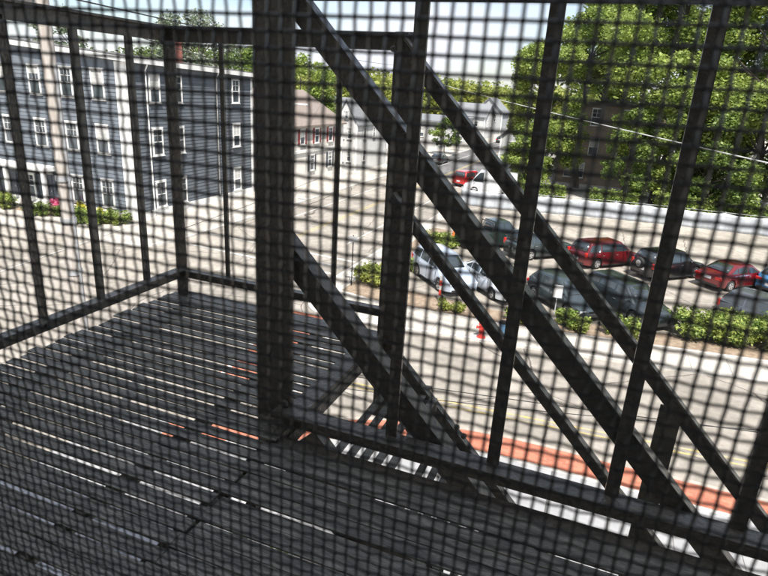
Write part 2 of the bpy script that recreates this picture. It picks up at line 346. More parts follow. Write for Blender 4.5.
PW = .0014
sc = empty('window_screen', (0, .0503, EYE), R(3), 'dark woven insect screen filling the window, the whole street seen through it', 'insect screen')
def wires():
    """woven cloth near the eye (each wire goes over and under), plain straight wires further out"""
    vs, fs = [], []
    def wire(pts, r):
        b = len(vs); n = len(pts)
        horizontal = abs(pts[-1][0] - pts[0][0]) > abs(pts[-1][2] - pts[0][2])
        for (x, y, z) in pts:
            if horizontal: vs.extend([(x, y - r, z), (x, y, z - r), (x, y + r, z), (x, y, z + r)])
            else: vs.extend([(x, y - r, z), (x + r, y, z), (x, y + r, z), (x - r, y, z)])
        for i in range(n - 1):
            for k in range(4): fs.append((b + i * 4 + k, b + i * 4 + (k + 1) % 4, b + (i + 1) * 4 + (k + 1) % 4, b + (i + 1) * 4 + k))
    X0, X1, Z0, Z1 = -.69, .69, -.70, .80
    wx, wz = .135, .135
    rr = random.Random(3)
    def jit(): return rr.gauss(0, .00002)
    nx = int((X1 - X0) / PW); nz = int((Z1 - Z0) / PW); A = .00012
    kx = [i for i in range(nx + 1) if abs(X0 + i * PW) < wx]; kz = [j for j in range(nz + 1) if abs(Z0 + j * PW) < wz]
    for j in range(nz + 1):
        z = Z0 + j * PW + jit(); r = .000165
        if abs(z) < wz:
            ph = rr.random() * 6; pts = [(X0, 0, z)] + [(X0 + i * PW, A * (1 if (i + j) % 2 else -1), z + .00003 * math.sin(i * .13 + ph) + rr.gauss(0, .000015) + (.00002 if ((i + j) % 2) else -.00002)) for i in kx] + [(X1, 0, z)]
        else: pts = [(X0, 0, z), (X1, 0, z)]
        wire(pts, r)
    for i in range(nx + 1):
        x = X0 + i * PW + jit(); r = .000165
        if abs(x) < wx:
            ph = rr.random() * 6; pts = [(x, 0, Z0)] + [(x + .00003 * math.sin(j * .11 + ph) + rr.gauss(0, .000015), A * (-1 if (i + j) % 2 else 1), Z0 + j * PW) for j in kz] + [(x, 0, Z1)]
        else: pts = [(x, 0, Z0), (x, 0, Z1)]
        wire(pts, r)
    return vs, fs
vs, fs = wires(); mb = MB(); mb.v = vs; mb.f = fs; mb.m = [0] * len(fs); mb.build('mesh', MT['wire'], sc)
mb = MB()
mb.box((0, 0, -.72), (1.44, .02, .04)); mb.box((0, 0, .82), (1.44, .02, .04)); mb.box((-.705, 0, .05), (.03, .02, 1.5)); mb.box((.705, 0, .05), (.03, .02, 1.5))
mb.build('frame', MT['frame'], sc)

# ------------------------------------------------------------------ fire escape
fe = empty('fire_escape', (-.7, 1.22, EYE - .88), label='black iron fire escape with slatted deck, railings and stairs going down to the right', cat='fire escape')
FO = Vector((-.7, 1.22, EYE - .88))
def fp(x, y, z): return Vector((x, y, EYE + z)) - FO
I = MT['iron']; XL, XP, YF, YN = -1.63, -.69, 1.9, 1.22
# deck: flat bars running along the wall, on cross bearers
def deckpart(name, x0, x1, y0, y1, bw):
    mb = MB(); y = y0 + .02
    while y < y1:
        g = rnd.gauss(0, .0023 if x0 < -1 else .0010); wd = (bw if y < 1.05 else bw - .0024) + rnd.gauss(0, .0012)
        z = -.893 + rnd.gauss(0, .0014); zz = rnd.gauss(0, .0018)
        mb.bar(fp(x0 + rnd.uniform(-.014, .012), y + g, z), fp(x1 + rnd.uniform(-.003, .003), y + g + (rnd.gauss(0, .0018) if x0 < -1 else 0), z + zz), wd, .0048)
        y += .0442
    return mb.build(name, MT['slat'], fe)
deckpart('deck', -1.672, XP, .10, YF + .02, .0350).name = 'deck_slats'
deckpart('deck', XP + .002, 2.9, .10, 1.10, .0402).name = 'deck_slats'
for x in (-1.56, -.95, -.72): MB().ang(fp(x, .08, -.935), fp(x, YF, -.935), .045, .007, (0, 0, 1), (1, 0, 0)).build('bearer', I, fe)
for x in (.25, .95, 1.65): MB().ang(fp(x, .08, -.935), fp(x, 1.10, -.935), .045, .007, (0, 0, 1), (1, 0, 0)).build('bearer', I, fe)
MB().ang(fp(-1.63, YF + .03, -.93), fp(XP, YF + .03, -.93), .06, .007, (0, 0, 1), (0, -1, 0)).build('edge_beam', I, fe)
MB().ang(fp(XP, 1.115, -.93), fp(2.9, 1.115, -.93), .05, .007, (0, 0, 1), (0, 1, 0)).build('edge_beam', I, fe)
MB().ang(fp(XP, 1.13, -.925), fp(XP, YF, -.925), .06, .008, (0, 0, 1), (-1, 0, 0)).build('edge_beam', I, fe)
# posts (angle irons)
def post(x, y, z0, z1, w, sx, sy, name='post'):
    mb = MB(); t = .007
    mb.box(fp(x, y, (z0 + z1) / 2), (w, t, z1 - z0)); mb.box(fp(x + sx * (w / 2 - t / 2), y + sy * (w / 2 + t / 2), (z0 + z1) / 2 - .001), (t, w, z1 - z0))
    return mb.build(name, I, fe, bevel=.0015)
post(XL + .010, YF - .006, -1.0, .17, .054, -1, 1)
post(XP + .010, YF + .005, -1.25, .175, .072, -1, 1)
post(-.750, YN, -1.0, 1.5, .108, -1, 1)
post(.330, YF + .01, -1.9, -.93, .070, 1, 1)
# top rails
MB().ang(fp(XL, .08, .14), fp(XL, YF + .02, .14), .045, .007, (0, 0, 1), (1, 0, 0)).build('top_rail', I, fe, bevel=.001)
MB().ang(fp(XL - .02, YF, .14), fp(XP + .035, YF, .14), .045, .007, (0, 0, 1), (0, -1, 0)).build('top_rail', I, fe, bevel=.001)
MB().ang(fp(-.66, YN, .1815), fp(2.9, YN, .1815), .026, .007, (0, 0, 1), (0, 1, 0)).build('top_rail', I, fe, bevel=.001)
# bottom rails
MB().ang(fp(XL, .08, -.80), fp(XL, YF, -.80), .042, .007, (0, 0, 1), (1, 0, 0)).build('bottom_rail', I, fe, bevel=.001)
MB().ang(fp(XL, YF, -.80), fp(XP, YF, -.80), .034, .007, (0, 0, 1), (0, -1, 0)).build('bottom_rail', I, fe, bevel=.001)
MB().ang(fp(-.73, YN, -.875), fp(2.9, YN, -.875), .058, .008, (0, 0, 1), (0, -1, 0)).build('bottom_rail', I, fe, bevel=.0015)
# balusters
def bal(x, y, z0, z1, w=.026, lean=0):
    MB().box(fp(x, y, (z0 + z1) / 2), (w, .009, z1 - z0) if abs(y - YF) < .01 or abs(y - YN) < .03 else (.009, w, z1 - z0)).build('baluster', I, fe)
for y in (.31, .545, .78, 1.01, 1.24, 1.475, 1.705): bal(XL - .004, y, -.81, .13, .030)
for x in (-1.395, -1.155, -.91): bal(x, YF + .008, -.81, .13, .018)
for x in (-.40, -.137, .133, .385, .64, .90, 1.16, 1.42, 1.7, 1.98, 2.25, 2.5): bal(x, YN - .009, -.86, .185, .029)
# stairs: 45 degrees down to the right
SL = 1.035
def rail(y, xa, za, xb, w, name, side):
    zb = za - (xb - xa) * SL
    up = Vector((SL, 0, 1)).normalized()
    return MB().ang(fp(xa, y, za), fp(xb, y, zb), w, .007, up, (0, side, 0)).build(name, I, fe, bevel=.001)
rail(YN + .014, -.765, .224, 2.4, .042, 'handrail', 1)
rail(YF - .010, -.69, .14, 2.4, .046, 'handrail', -1)
rail(YN + .022, -.765, -.3815, 2.4, .052, 'mid_rail', 1)
rail(YF - .012, -.69, -.355, 2.4, .040, 'mid_rail', -1)
def stringer(y, s):
    up = Vector((SL, 0, 1)).normalized(); xb = 2.4
    mb = MB(); a = fp(-.70, y, -.985); b = fp(xb, y, -.985 - (xb + .70) * SL)
    mb.bar(a, b, .007, .17, up)
    for k in (-1, 1): mb.bar(a + up * k * .085 + Vector((0, s * .017, 0)), b + up * k * .085 + Vector((0, s * .017, 0)), .034, .007, up)
    return mb.build('stringer', I, fe)
stringer(YN + .06, -1); stringer(YF - .03, 1)
for k in range(14):
    zt = -.88 - .205 * (k + 1); xt = -.66 + .198 * k
    mb = MB()
    for j in range(5): mb.box(fp(xt + .022 + j * .045, (YN + YF) / 2 + .015, zt), (.026, YF - YN - .10, .007))
    for yy in (YN + .08, YF - .06): mb.box(fp(xt + .11, yy, zt - .02), (.22, .006, .034))
    mb.build('tread', MT['slat'], fe)
# lower landing the stairs lead to
mb = MB(); y = .12
while y < 1.95: mb.box(fp(3.2, y, -3.85), (2.0, .038, .007)); y += .0505
mb.build('landing', MT['slat'], fe)
# wall brackets, bolts
for x in (-1.6, -.72, .95):
    MB().bar(fp(x + .03, .10, -1.75), fp(x + .03, 1.08, -.97), .03, .03).build('bracket', I, fe)
for (x, y, z) in ((-.70, YF - .04, .12), (-.71, YN - .01, -.83), (XL, YF - .03, .12), (-.36, YF - .036, -1.18), (-.33, YF - .036, -1.21)):
    MB().lathe(fp(x, y - .012, z), (0, 1, 0), [(0, .006), (.002, .010), (.010, .010), (.012, .012)], 6).build('bolt', I, fe)

# ------------------------------------------------------------------ foliage
def leaves(name, clumps, n, size, m, parent, seed, flat=.0):
    """n leaf-sized quads scattered through clumps [(x, y, z, rx, ry, rz)]"""
    g = np.random.default_rng(seed); cl = np.array(clumps, float)
    wgt = (cl[:, 3] * cl[:, 4] * cl[:, 5]) ** .75; idx = g.choice(len(cl), n, p=wgt / wgt.sum())
    d = g.normal(size=(n, 3)); d /= np.linalg.norm(d, axis=1)[:, None]
    rad = np.clip(g.normal(.82, .20, n), .1, 1.25)[:, None]
    c = cl[idx, :3] + d * rad * cl[idx, 3:6]
    a = g.normal(size=(n, 3)); a /= np.linalg.norm(a, axis=1)[:, None]; a[:, 2] *= .6
    b = np.cross(a, d + g.normal(scale=.6, size=(n, 3))); b /= np.linalg.norm(b, axis=1)[:, None] + 1e-9
    s = (size * g.uniform(.55, 1.35, n))[:, None]
    v = np.stack([c - a * s, c - b * s * .5, c + a * s, c + b * s * .5], 1).reshape(-1, 3)
    me = bpy.data.meshes.new(name); me.vertices.add(4 * n); me.vertices.foreach_set('co', v.ravel())
    me.loops.add(4 * n); me.loops.foreach_set('vertex_index', np.arange(4 * n)); me.polygons.add(n)
    me.polygons.foreach_set('loop_start', np.arange(0, 4 * n, 4)); me.polygons.foreach_set('loop_total', np.full(n, 4))
    me.materials.append(m); me.update(calc_edges=True)
    o = bpy.data.objects.new(name, me); C.objects.link(o)
    if parent: o.parent = parent
    return o

def tree(name, x, y, h, r, label, m='leaf', n=16000, leaf=.26, base=.28, seed=1, cat='tree', group=None, z=.1, gap=.62, bare=0):
    g = random.Random(seed); t = empty(name, (x, y, z), 0, label, cat, group)
    tr = MB(); p = Vector((0, 0, -.1)); rr = h * .020; k = 7; pts = [p]
    for i in range(k):
        q = p + Vector((g.uniform(-.03, .03) * h, g.uniform(-.03, .03) * h, h * .85 / k)); tr.tube(p, q, rr, rr * .82, 9, False); rr *= .82; p = q; pts.append(p)
    cl = []; cz = h * (base + (1 - base) / 2); hz = h * (1 - base) / 2
    for i in range(int(26 + r * 3)):
        ph = g.uniform(0, 2 * math.pi); u = g.uniform(-1, 1); q = g.uniform(.35, 1) ** .5
        rad = r * math.sqrt(max(.05, 1 - abs(u) ** 2.2)) * q * g.uniform(.75, 1.12)
        c = Vector((math.cos(ph) * rad, math.sin(ph) * rad, cz + u * hz * .92)); s = r * g.uniform(.16, .34) * gap / .62
        cl.append((*c, s, s, s * .72))
        a = min(pts, key=lambda w: abs(w.z - (c.z - rad * .55))); mid = a.lerp(c, .5) + Vector((0, 0, g.uniform(-.03, .05) * h))
        w0 = max(.02, h * .0038); tr.tube(a, mid, w0, w0 * .65, 5, False); tr.tube(mid, c, w0 * .65, w0 * .2, 5, False)
    tr.build('trunk', MT['bark'], t, smooth=True)
    leaves('crown', cl, n, leaf, MT[m], t, seed)
    return t

def bush(name, x, y, sx, sy, h, label, m='leafh', n=2500, leaf=.10, seed=1, cat='shrub', group=None, z=.12, rz=0):
    g = random.Random(seed); t = empty(name, (x, y, z), rz, label, cat, group)
    cl = []; st = MB()
    for i in range(max(5, int(sx * sy * 5))):
        px, py = g.uniform(-.42, .42) * sx, g.uniform(-.42, .42) * sy; s = g.uniform(.16, .30) * min(sx, sy, 1.6); hh = g.uniform(.5, .92) * h
        cl.append((px, py, hh - s * .4, s * 1.2, s * 1.1, s * .8)); cl.append((px * .9, py * .9, hh * .5, s * 1.1, s, hh * .45))
        st.tube((px * .6, py * .6, -.02), (px, py, hh * .8), .018, .006, 5, False)
    st.build('stems', MT['bark'], t)
    leaves('foliage', cl, n, leaf, MT[m], t, seed)
    return t

# ------------------------------------------------------------------ buildings
def win(parent, c, wd, h, face, cols=2, rows=2, frame=.10, shutters=None):
    PO = .050 if 'blue' in parent.name else .008
    """sash window standing 3 cm proud of a wall; face '-Y' or '+X'. frame, sill, meeting rail and muntins; pane is its child"""
    c = Vector(c)
    def P(u, v, o): return (c + (Vector((u, -o, v)) if face == '-Y' else Vector((o, u, v))))
    def bx(mb, u, v, du, dv, o, t):
        p = P(u, v, o); mb.box(p, (du, t, dv) if face == '-Y' else (t, du, dv))
    mb = MB(); D = .09
    for s in (-1, 1): bx(mb, s * (wd / 2 - frame / 2), 0, frame, h, PO + .02, D)
    for s in (-1, 1): bx(mb, 0, s * (h / 2 - frame / 2), wd - 2 * frame, frame, PO + .02, D)
    bx(mb, 0, -h / 2 - .03, wd + .14, .06, .05, .16); bx(mb, 0, h / 2 + .04, wd + .06, .08, .045, .12)
    bx(mb, 0, 0, wd - 2 * frame, .07, PO + .012, .05)
    for i in range(1, cols):
        u = -wd / 2 + frame + (wd - 2 * frame) * i / cols; bx(mb, u, h / 4 - frame / 4 + .018, .03, h / 2 - frame - .04, PO + .006, .03)
    for j in range(1, rows):
        v = .035 + (h / 2 - frame - .035) * j / rows; bx(mb, 0, v, wd - 2 * frame, .03, PO + .0045, .027)
    f = mb.build('window', MT['white'], parent)
    g = MB(); bx(g, 0, 0, wd - 2 * frame + .002, h - 2 * frame + .002, PO, .012); g.build('pane', MT['glass'], f)
    q_ = rnd.random()
    if q_ < .5:
        hb = (h - 2 * frame) * rnd.choice((.25, .4, .48)); g = MB(); bx(g, 0, h / 2 - frame - hb / 2, wd - 2 * frame - .01, hb, PO + .0075, .002); g.build('blind', MT['blind'] if q_ < .3 else MT['curtain'], f)
    if shutters:
        for s in (-1, 1):
            q = MB(); bx(q, s * (wd / 2 + .21), 0, .36, h, .03, .05); q.build('shutter', MT[shutters], parent)
    return f

# --- the blue three-storey building on the far corner
bb = empty('blue_building', (-30.4, 31.2, .1), label='three-storey blue-grey clapboard apartment building with white corner board and white sash windows', cat='building')
def o_(p): return Vector(p) - Vector((-30.4, 31.2, .1))
X0, X1, Y0, Y1 = -54, -30.4, 31.2, 45.8
def ztop(x, y): return 10.98 + .07 * (X1 - x) - .027 * (y - Y0)
vs = [o_((x, y, .1)) for x, y in ((X0, Y0), (X1, Y0), (X1, Y1), (X0, Y1))] + [o_((x, y, ztop(x, y) - .3)) for x, y in ((X0, Y0), (X1, Y0), (X1, Y1), (X0, Y1))]
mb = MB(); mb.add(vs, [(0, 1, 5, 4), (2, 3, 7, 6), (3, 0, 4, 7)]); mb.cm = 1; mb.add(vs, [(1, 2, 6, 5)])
BP = .26; nb = int(10.4 / BP)
for k in range(nb):
    za, zb = .62 + k * BP, .62 + (k + 1) * BP
    if zb > 10.1: break
    mb.cm = 0; mb.add([o_((X0, Y0 - .034, za)), o_((X1 - .79, Y0 - .034, za)), o_((X1 - .79, Y0 - .006, zb)), o_((X0, Y0 - .006, zb)), o_((X0, Y0, za)), o_((X1 - .79, Y0, za))], [(0, 1, 2, 3), (4, 5, 1, 0)])
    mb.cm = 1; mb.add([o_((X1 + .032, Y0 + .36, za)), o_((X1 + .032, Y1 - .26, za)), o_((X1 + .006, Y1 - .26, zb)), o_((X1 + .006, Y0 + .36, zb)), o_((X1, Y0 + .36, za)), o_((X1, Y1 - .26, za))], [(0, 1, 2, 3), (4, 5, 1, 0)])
mb.build('wall', [MT['blue'], MT['blueshade']], bb)
ov = .35; q = [(X0 - ov, Y0 - ov), (X1 + ov, Y0 - ov), (X1 + ov, Y1 + ov), (X0 - ov, Y1 + ov)]
mb = MB(); mb.add([o_((x, y, ztop(x, y) - .02)) for x, y in q] + [o_((x, y, ztop(x, y) + .05)) for x, y in q], [(3, 2, 1, 0), (4, 5, 6, 7), (0, 1, 5, 4), (1, 2, 6, 5), (2, 3, 7, 6), (3, 0, 4, 7)])
mb.build('roof', MT['roofdark'], bb)
mb = MB(); mb.add([o_((x, y, ztop(x, y) - .34)) for x, y in q] + [o_((x, y, ztop(x, y) - .022)) for x, y in q], [(3, 2, 1, 0), (4, 5, 6, 7), (0, 1, 5, 4), (1, 2, 6, 5), (2, 3, 7, 6), (3, 0, 4, 7)])
mb.build('fascia', MT['white'], bb)
mb = MB(); zt = ztop(X1, Y0) - .36
mb.box(o_((X1 - .37, Y0 - .032, (zt + .1) / 2)), (.84, .09, zt - .1)); mb.box(o_((X1 + .022, Y0 + .14, (zt + .1) / 2)), (.06, .40, zt - .1))
mb.build('corner_board', MT['white'], bb)
MB().box(o_((X1 + .02, Y1 - .1, 5.1)), (.06, .28, 10.0)).build('corner_board', MT['white'], bb)
for yy in (32.95, 40.7):
    mb = MB(); z = ztop(X1, yy) - .4; mb.tube(o_((X1 + .3, yy, z)), o_((X1 + .09, yy, z - .35)), .05, None, 8); mb.tube(o_((X1 + .09, yy, z - .35)), o_((X1 + .09, yy, .2)), .055, None, 8)
    mb.build('downspout', MT['white'], bb, smooth=True)
MB().box(o_((X1 + .03, (Y0 + Y1) / 2 + .3, .35)), (.08, Y1 - Y0 - .7, .5)).build('baseboard', MT['white'], bb)
MB().box(o_(((X0 + X1) / 2, Y0 - .03, .35)), (X1 - X0 - .7, .08, .5)).build('baseboard', MT['white'], bb)
for z in (9.1, 5.5, 1.75):
    for x in (-32.75, -35.55, -38.55, -41.7, -45.0, -48.2):
        if z < 2 and x < -36.5: continue
        win(bb, o_((x, Y0, z)), 1.12, 1.95, '-Y', 3, 2)
    for yy in (33.75, 36.05, 43.3): win(bb, o_((X1, yy, z - .1)), 1.05, 1.9, '+X', 2, 2)
MB().box(o_((-41.6, 30.6, 3.05)), (8.6, 1.3, .28)).build('porch_roof', MT['white'], bb)
for x in (-37.6, -39.6, -41.4, -43.4, -45.4): MB().box(o_((x, 30.1, 1.55)), (.26, .26, 2.7)).build('column', MT['white'], bb)
for x in (-38.6, -42.3):
    d = MB().box(o_((x, Y0 - .03, 1.35)), (1.0, .06, 2.3)).build('door', MT['dshutter'], bb); MB().box(o_((x + .38, Y0 - .08, 1.3)), (.05, .05, .14)).build('handle', MT['rim'], d)
    MB().box(o_((x, Y0 - .05, 2.62)), (1.3, .1, .16)).build('lintel', MT['white'], bb)
win(bb, o_((-40.4, Y0, 1.5)), 1.1, 1.8, '-Y', 2, 2); win(bb, o_((-44.4, Y0, 1.5)), 1.1, 1.8, '-Y', 2, 2)
mb = MB(); mb.box(o_((-41.6, 30.5, .22)), (8.8, 1.5, .24)); mb.box(o_((-41.6, 29.5, .16)), (3, .5, .12)); mb.build('porch_steps', MT['curb'], bb)
MB().box(o_((-31.6, 37.5, 11.5)), (.8, .8, 1.7)).build('chimney', mat('chimney_brick', (.26, .09, .07), .9, (.34, .14, .11), 8), bb)

def house(name, label, x0, x1, y0, y1, eave, ridge, axis, wall, roof, wins=(), ov=.4, cat='house', flat=False):
    h = empty(name, ((x0 + x1) / 2, (y0 + y1) / 2, .1), 0, label, cat); o = Vector(h.location)
    def q(x, y, z): return Vector((x, y, z)) - o
    mb = MB(); w = [q(x0, y0, .1), q(x1, y0, .1), q(x1, y1, .1), q(x0, y1, .1), q(x0, y0, eave), q(x1, y0, eave), q(x1, y1, eave), q(x0, y1, eave)]
    mb.add(w, [(0, 1, 5, 4), (1, 2, 6, 5), (2, 3, 7, 6), (3, 0, 4, 7)])
    xm, ym = (x0 + x1) / 2, (y0 + y1) / 2; rb = MB()
    if flat:
        mb.build('wall', MT[wall], h)
        rb.box(q(xm, ym, eave + .15), (x1 - x0 + 2 * ov, y1 - y0 + 2 * ov, .3)); rb.build('roof', MT[roof], h)
    else:
        th = .16
        if axis == 'Y':
            mb.add([q(x0, y0, eave), q(x1, y0, eave), q(xm, y0, ridge), q(x0, y1, eave), q(x1, y1, eave), q(xm, y1, ridge)], [(0, 1, 2), (4, 3, 5)])
            s = (ridge - eave) / (xm - x0)
            for (xa, sg) in ((x0 - ov, 1), (x1 + ov, -1)):
                ze = eave - s * ov
                rb.add([q(xa, y0 - ov, ze), q(xm, y0 - ov, ridge), q(xm, y1 + ov, ridge), q(xa, y1 + ov, ze), q(xa, y0 - ov, ze + th), q(xm, y0 - ov, ridge + th), q(xm, y1 + ov, ridge + th), q(xa, y1 + ov, ze + th)], [(0, 1, 2, 3), (7, 6, 5, 4), (0, 4, 5, 1), (2, 6, 7, 3), (0, 3, 7, 4)])
        else:
            mb.add([q(x0, y0, eave), q(x0, y1, eave), q(x0, ym, ridge), q(x1, y0, eave), q(x1, y1, eave), q(x1, ym, ridge)], [(1, 0, 2), (3, 4, 5)])
            s = (ridge - eave) / (ym - y0)
            for ya in (y0 - ov, y1 + ov):
                ze = eave - s * ov
                rb.add([q(x0 - ov, ya, ze), q(x0 - ov, ym, ridge), q(x1 + ov, ym, ridge), q(x1 + ov, ya, ze), q(x0 - ov, ya, ze + th), q(x0 - ov, ym, ridge + th), q(x1 + ov, ym, ridge + th), q(x1 + ov, ya, ze + th)], [(0, 1, 2, 3), (7, 6, 5, 4), (0, 4, 5, 1), (2, 6, 7, 3), (0, 3, 7, 4)])
        mb.build('wall', MT[wall], h); rb.build('roof', MT[roof], h)
    for (cx, cy) in ((x0, y0), (x1, y0), (x1, y1)): MB().box(q(cx, cy, (eave + .1) / 2), (.22, .22, eave - .1)).build('corner_trim', MT['white'], h)
    for wn in wins:
        f, u, z, wd, hh = wn[:5]; sh = wn[5] if len(wn) > 5 else None
        win(h, q(u, y0, z) if f == '-Y' else q(x1, u, z), wd, hh, f, 2, 2, .09, sh)
    return h

h1 = house('brown_roof_house', 'long white clapboard house with a brown shingle roof and red shutters, beside the blue building', -39.5, -29, 47.2, 61.8, 6.1, 9.1, 'Y', 'cream', 'roofbrown',
    [('+X', y, 4.9, 1.0, 1.5, 'shutter') for y in (49.5, 52.5, 55.6, 58.8)] + [('+X', y, 2.2, 1.0, 1.6, 'dshutter') for y in (49.5, 54.6, 58.8)])
MB().box((5.3, 0, -3.25 + 6.6), (.16, 14.4, .22)).build('belt_trim', MT['white'], h1)
MB().box((-.8, 3.5, 8.7), (.7, .7, 1.5)).build('chimney', MT['brickwall'], h1)
house('gable_house', 'narrow tall white house with a steep pointed gable, just past the brown-roofed house', -31.6, -28.8, 65.5, 76, 5.9, 8.5, 'Y', 'whitewall', 'roofgrey',
    [('-Y', -30.7, 4.6, .55, 1.3), ('-Y', -29.7, 4.6, .55, 1.3), ('-Y', -30.2, 6.7, .5, .9), ('-Y', -30.7, 1.9, .55, 1.3), ('-Y', -29.7, 1.9, .55, 1.3), ('+X', 68, 4.6, .8, 1.3), ('+X', 71, 4.6, .8, 1.3), ('+X', 68, 1.9, .8, 1.3)], ov=.2)
s1 = house('corner_shop', 'low beige shop with a green-grey roof on the left side of the far road', -37, -28.6, 77.5, 86, 3.4, 5.3, 'Y', 'beige', 'roofgreen', [('+X', 79.5, 1.7, 1.4, 1.6), ('+X', 83, 1.7, 1.4, 1.6)], ov=.8, cat='shop')
house('white_house', 'white gabled house with a dark roof rising behind the low beige shop', -46, -36, 88, 99, 5.4, 8.0, 'X', 'whitewall', 'roofgrey', [('-Y', x, 4.0, .9, 1.4) for x in (-44, -41, -38)] + [('+X', 91, 4.0, .9, 1.4), ('+X', 95, 4, .9, 1.4)])
house('flat_store', 'long pale flat-roofed store with a white sign box facing the far road', -42, -29, 101, 128, 4.9, 5, 'Y', 'whitewall', 'roofgrey', [('+X', y, 1.8, 2.2, 2.0) for y in (104, 109, 114, 119, 124)] + [('-Y', -32, 3, 1.2, 1.4), ('-Y', -36, 3, 1.2, 1.4)], flat=True, cat='store')
t = empty('sign_box', (-25.6, 104, .1), 0, 'white rectangular sign box on a post in front of the long pale store', 'sign')
MB().box((0, 0, 3.1), (2.6, .3, 1.1)).build('panel', MT['signw'], t); MB().tube((0, 0, 0), (0, 0, 2.5), .09).build('pole', MT['grey'], t)
house('far_white_house', 'small white house with a grey roof beside the long pale store, nearer the vanishing road', -36, -28, 136, 146, 5.2, 7.8, 'X', 'whitewall', 'roofgrey', [('+X', 139, 3.6, .9, 1.4), ('+X', 143, 3.6, .9, 1.4), ('-Y', -30, 3.6, .9, 1.4), ('-Y', -34, 3.6, .9, 1.4)])
house('far_grey_house', 'grey house with a steep roof farthest along the left of the road', -36, -28.5, 160, 170, 5.8, 9.2, 'Y', 'greywall', 'roofgrey', [('-Y', -30.5, 4, .9, 1.4), ('-Y', -34, 4, .9, 1.4)])
house('grey_roof_house', 'grey-roofed house half hidden by leaves on the right of the far road', -14, -8.6, 80, 90, 5.0, 7.6, 'Y', 'greywall', 'roofgrey', [('-Y', -12.6, 3.6, .9, 1.3), ('-Y', -10.2, 3.6, .9, 1.3)])
house('far_corner_house', 'tiny pale house at the end of the road right of the vanishing point', -14, -6, 150, 162, 5.4, 8.2, 'Y', 'whitewall', 'roofgrey', [('-Y', -12, 4, 1, 1.4), ('-Y', -8, 4, 1, 1.4)])
bh = house('brown_apartment_house', 'tall brown shingled apartment house with white windows, seen between the trees behind the fence', -6.2, 5.5, 77, 90, 9.6, 11, 'Y', 'brown', 'roofdark',
    [('-Y', -2.35, 8.2, 1.15, 2.0), ('-Y', -2.1, 4.7, 1.15, 2.0), ('-Y', -3.3, 1.75, 1.1, 1.8), ('-Y', -4.6, 1.75, 1.1, 1.8), ('-Y', 1.2, 8.2, 1.15, 2.0), ('-Y', 1.2, 4.7, 1.15, 2.0), ('-Y', 3.9, 8.2, 1.15, 2.0), ('-Y', -5.1, 5.0, 1.1, 1.9)], flat=True, cat='apartment house')
house('pale_house_behind_trees', 'pale grey house glimpsed through the leaves on the right', 7.2, 15, 82, 93, 7.4, 10.2, 'Y', 'greywall', 'roofbrown', [('-Y', 9, 6, 1, 1.6), ('-Y', 12, 6, 1, 1.6), ('-Y', 9, 2.8, 1, 1.6)])

# ------------------------------------------------------------------ white sheet fence
fl = [(-12.4, 53.0), (-9.8, 52.6), (-7.5, 53.0), (-4.6, 53.9), (-1.5, 54.6), (1.2, 55.2), (3.5, 55.5), (6.5, 55.8), (10, 55.9), (13.5, 56.0), (17, 56.2), (21, 56.4), (26, 57)]
fn = empty('white_fence', (-12.4, 53, .11), 0, 'long white sheeted fence along the back of the parking lot', 'fence')
fo = Vector(fn.location); vs = []; fs = []; g = random.Random(4); K = []
for i in range(len(fl) - 1):
    a, b = Vector(fl[i]), Vector(fl[i + 1]); n = 10
    for j in range(n): K.append((a.lerp(b, j / n), j / n))
K.append((Vector(fl[-1]), 0))
for r in range(6):
    for i, (p, u) in enumerate(K):
        dz = -.09 * math.sin(math.pi * u) + g.uniform(-.03, .03) if r == 5 else 0
        vs.append(Vector((p.x, p.y + .07 * math.sin(i * 1.1 + r * .4) + g.uniform(-.03, .03), .11 + 1.52 * r / 5 + dz)) - fo)
nk = len(K)
for r in range(5):
    for i in range(nk - 1): fs.append((r * nk + i, r * nk + i + 1, (r + 1) * nk + i + 1, (r + 1) * nk + i))
mb = MB(); mb.add(vs, fs); sh = mb.build('sheet', MT['fence'], fn, smooth=True)
so_ = sh.modifiers.new('solid', 'SOLIDIFY'); so_.thickness = .02
for p in fl: MB().tube(Vector((p[0], p[1] + .16, 0.05)) - fo, Vector((p[0], p[1] + .16, 1.78)) - fo, .035, None, 8).build('post', MT['grey'], fn)
mb = MB()
for a, b in zip(fl[:-1], fl[1:]): mb.tube(Vector((a[0], a[1] + .16, 1.7)) - fo, Vector((b[0], b[1] + .16, 1.7)) - fo, .022, None, 6)
mb.build('top_tube', MT['grey'], fn)

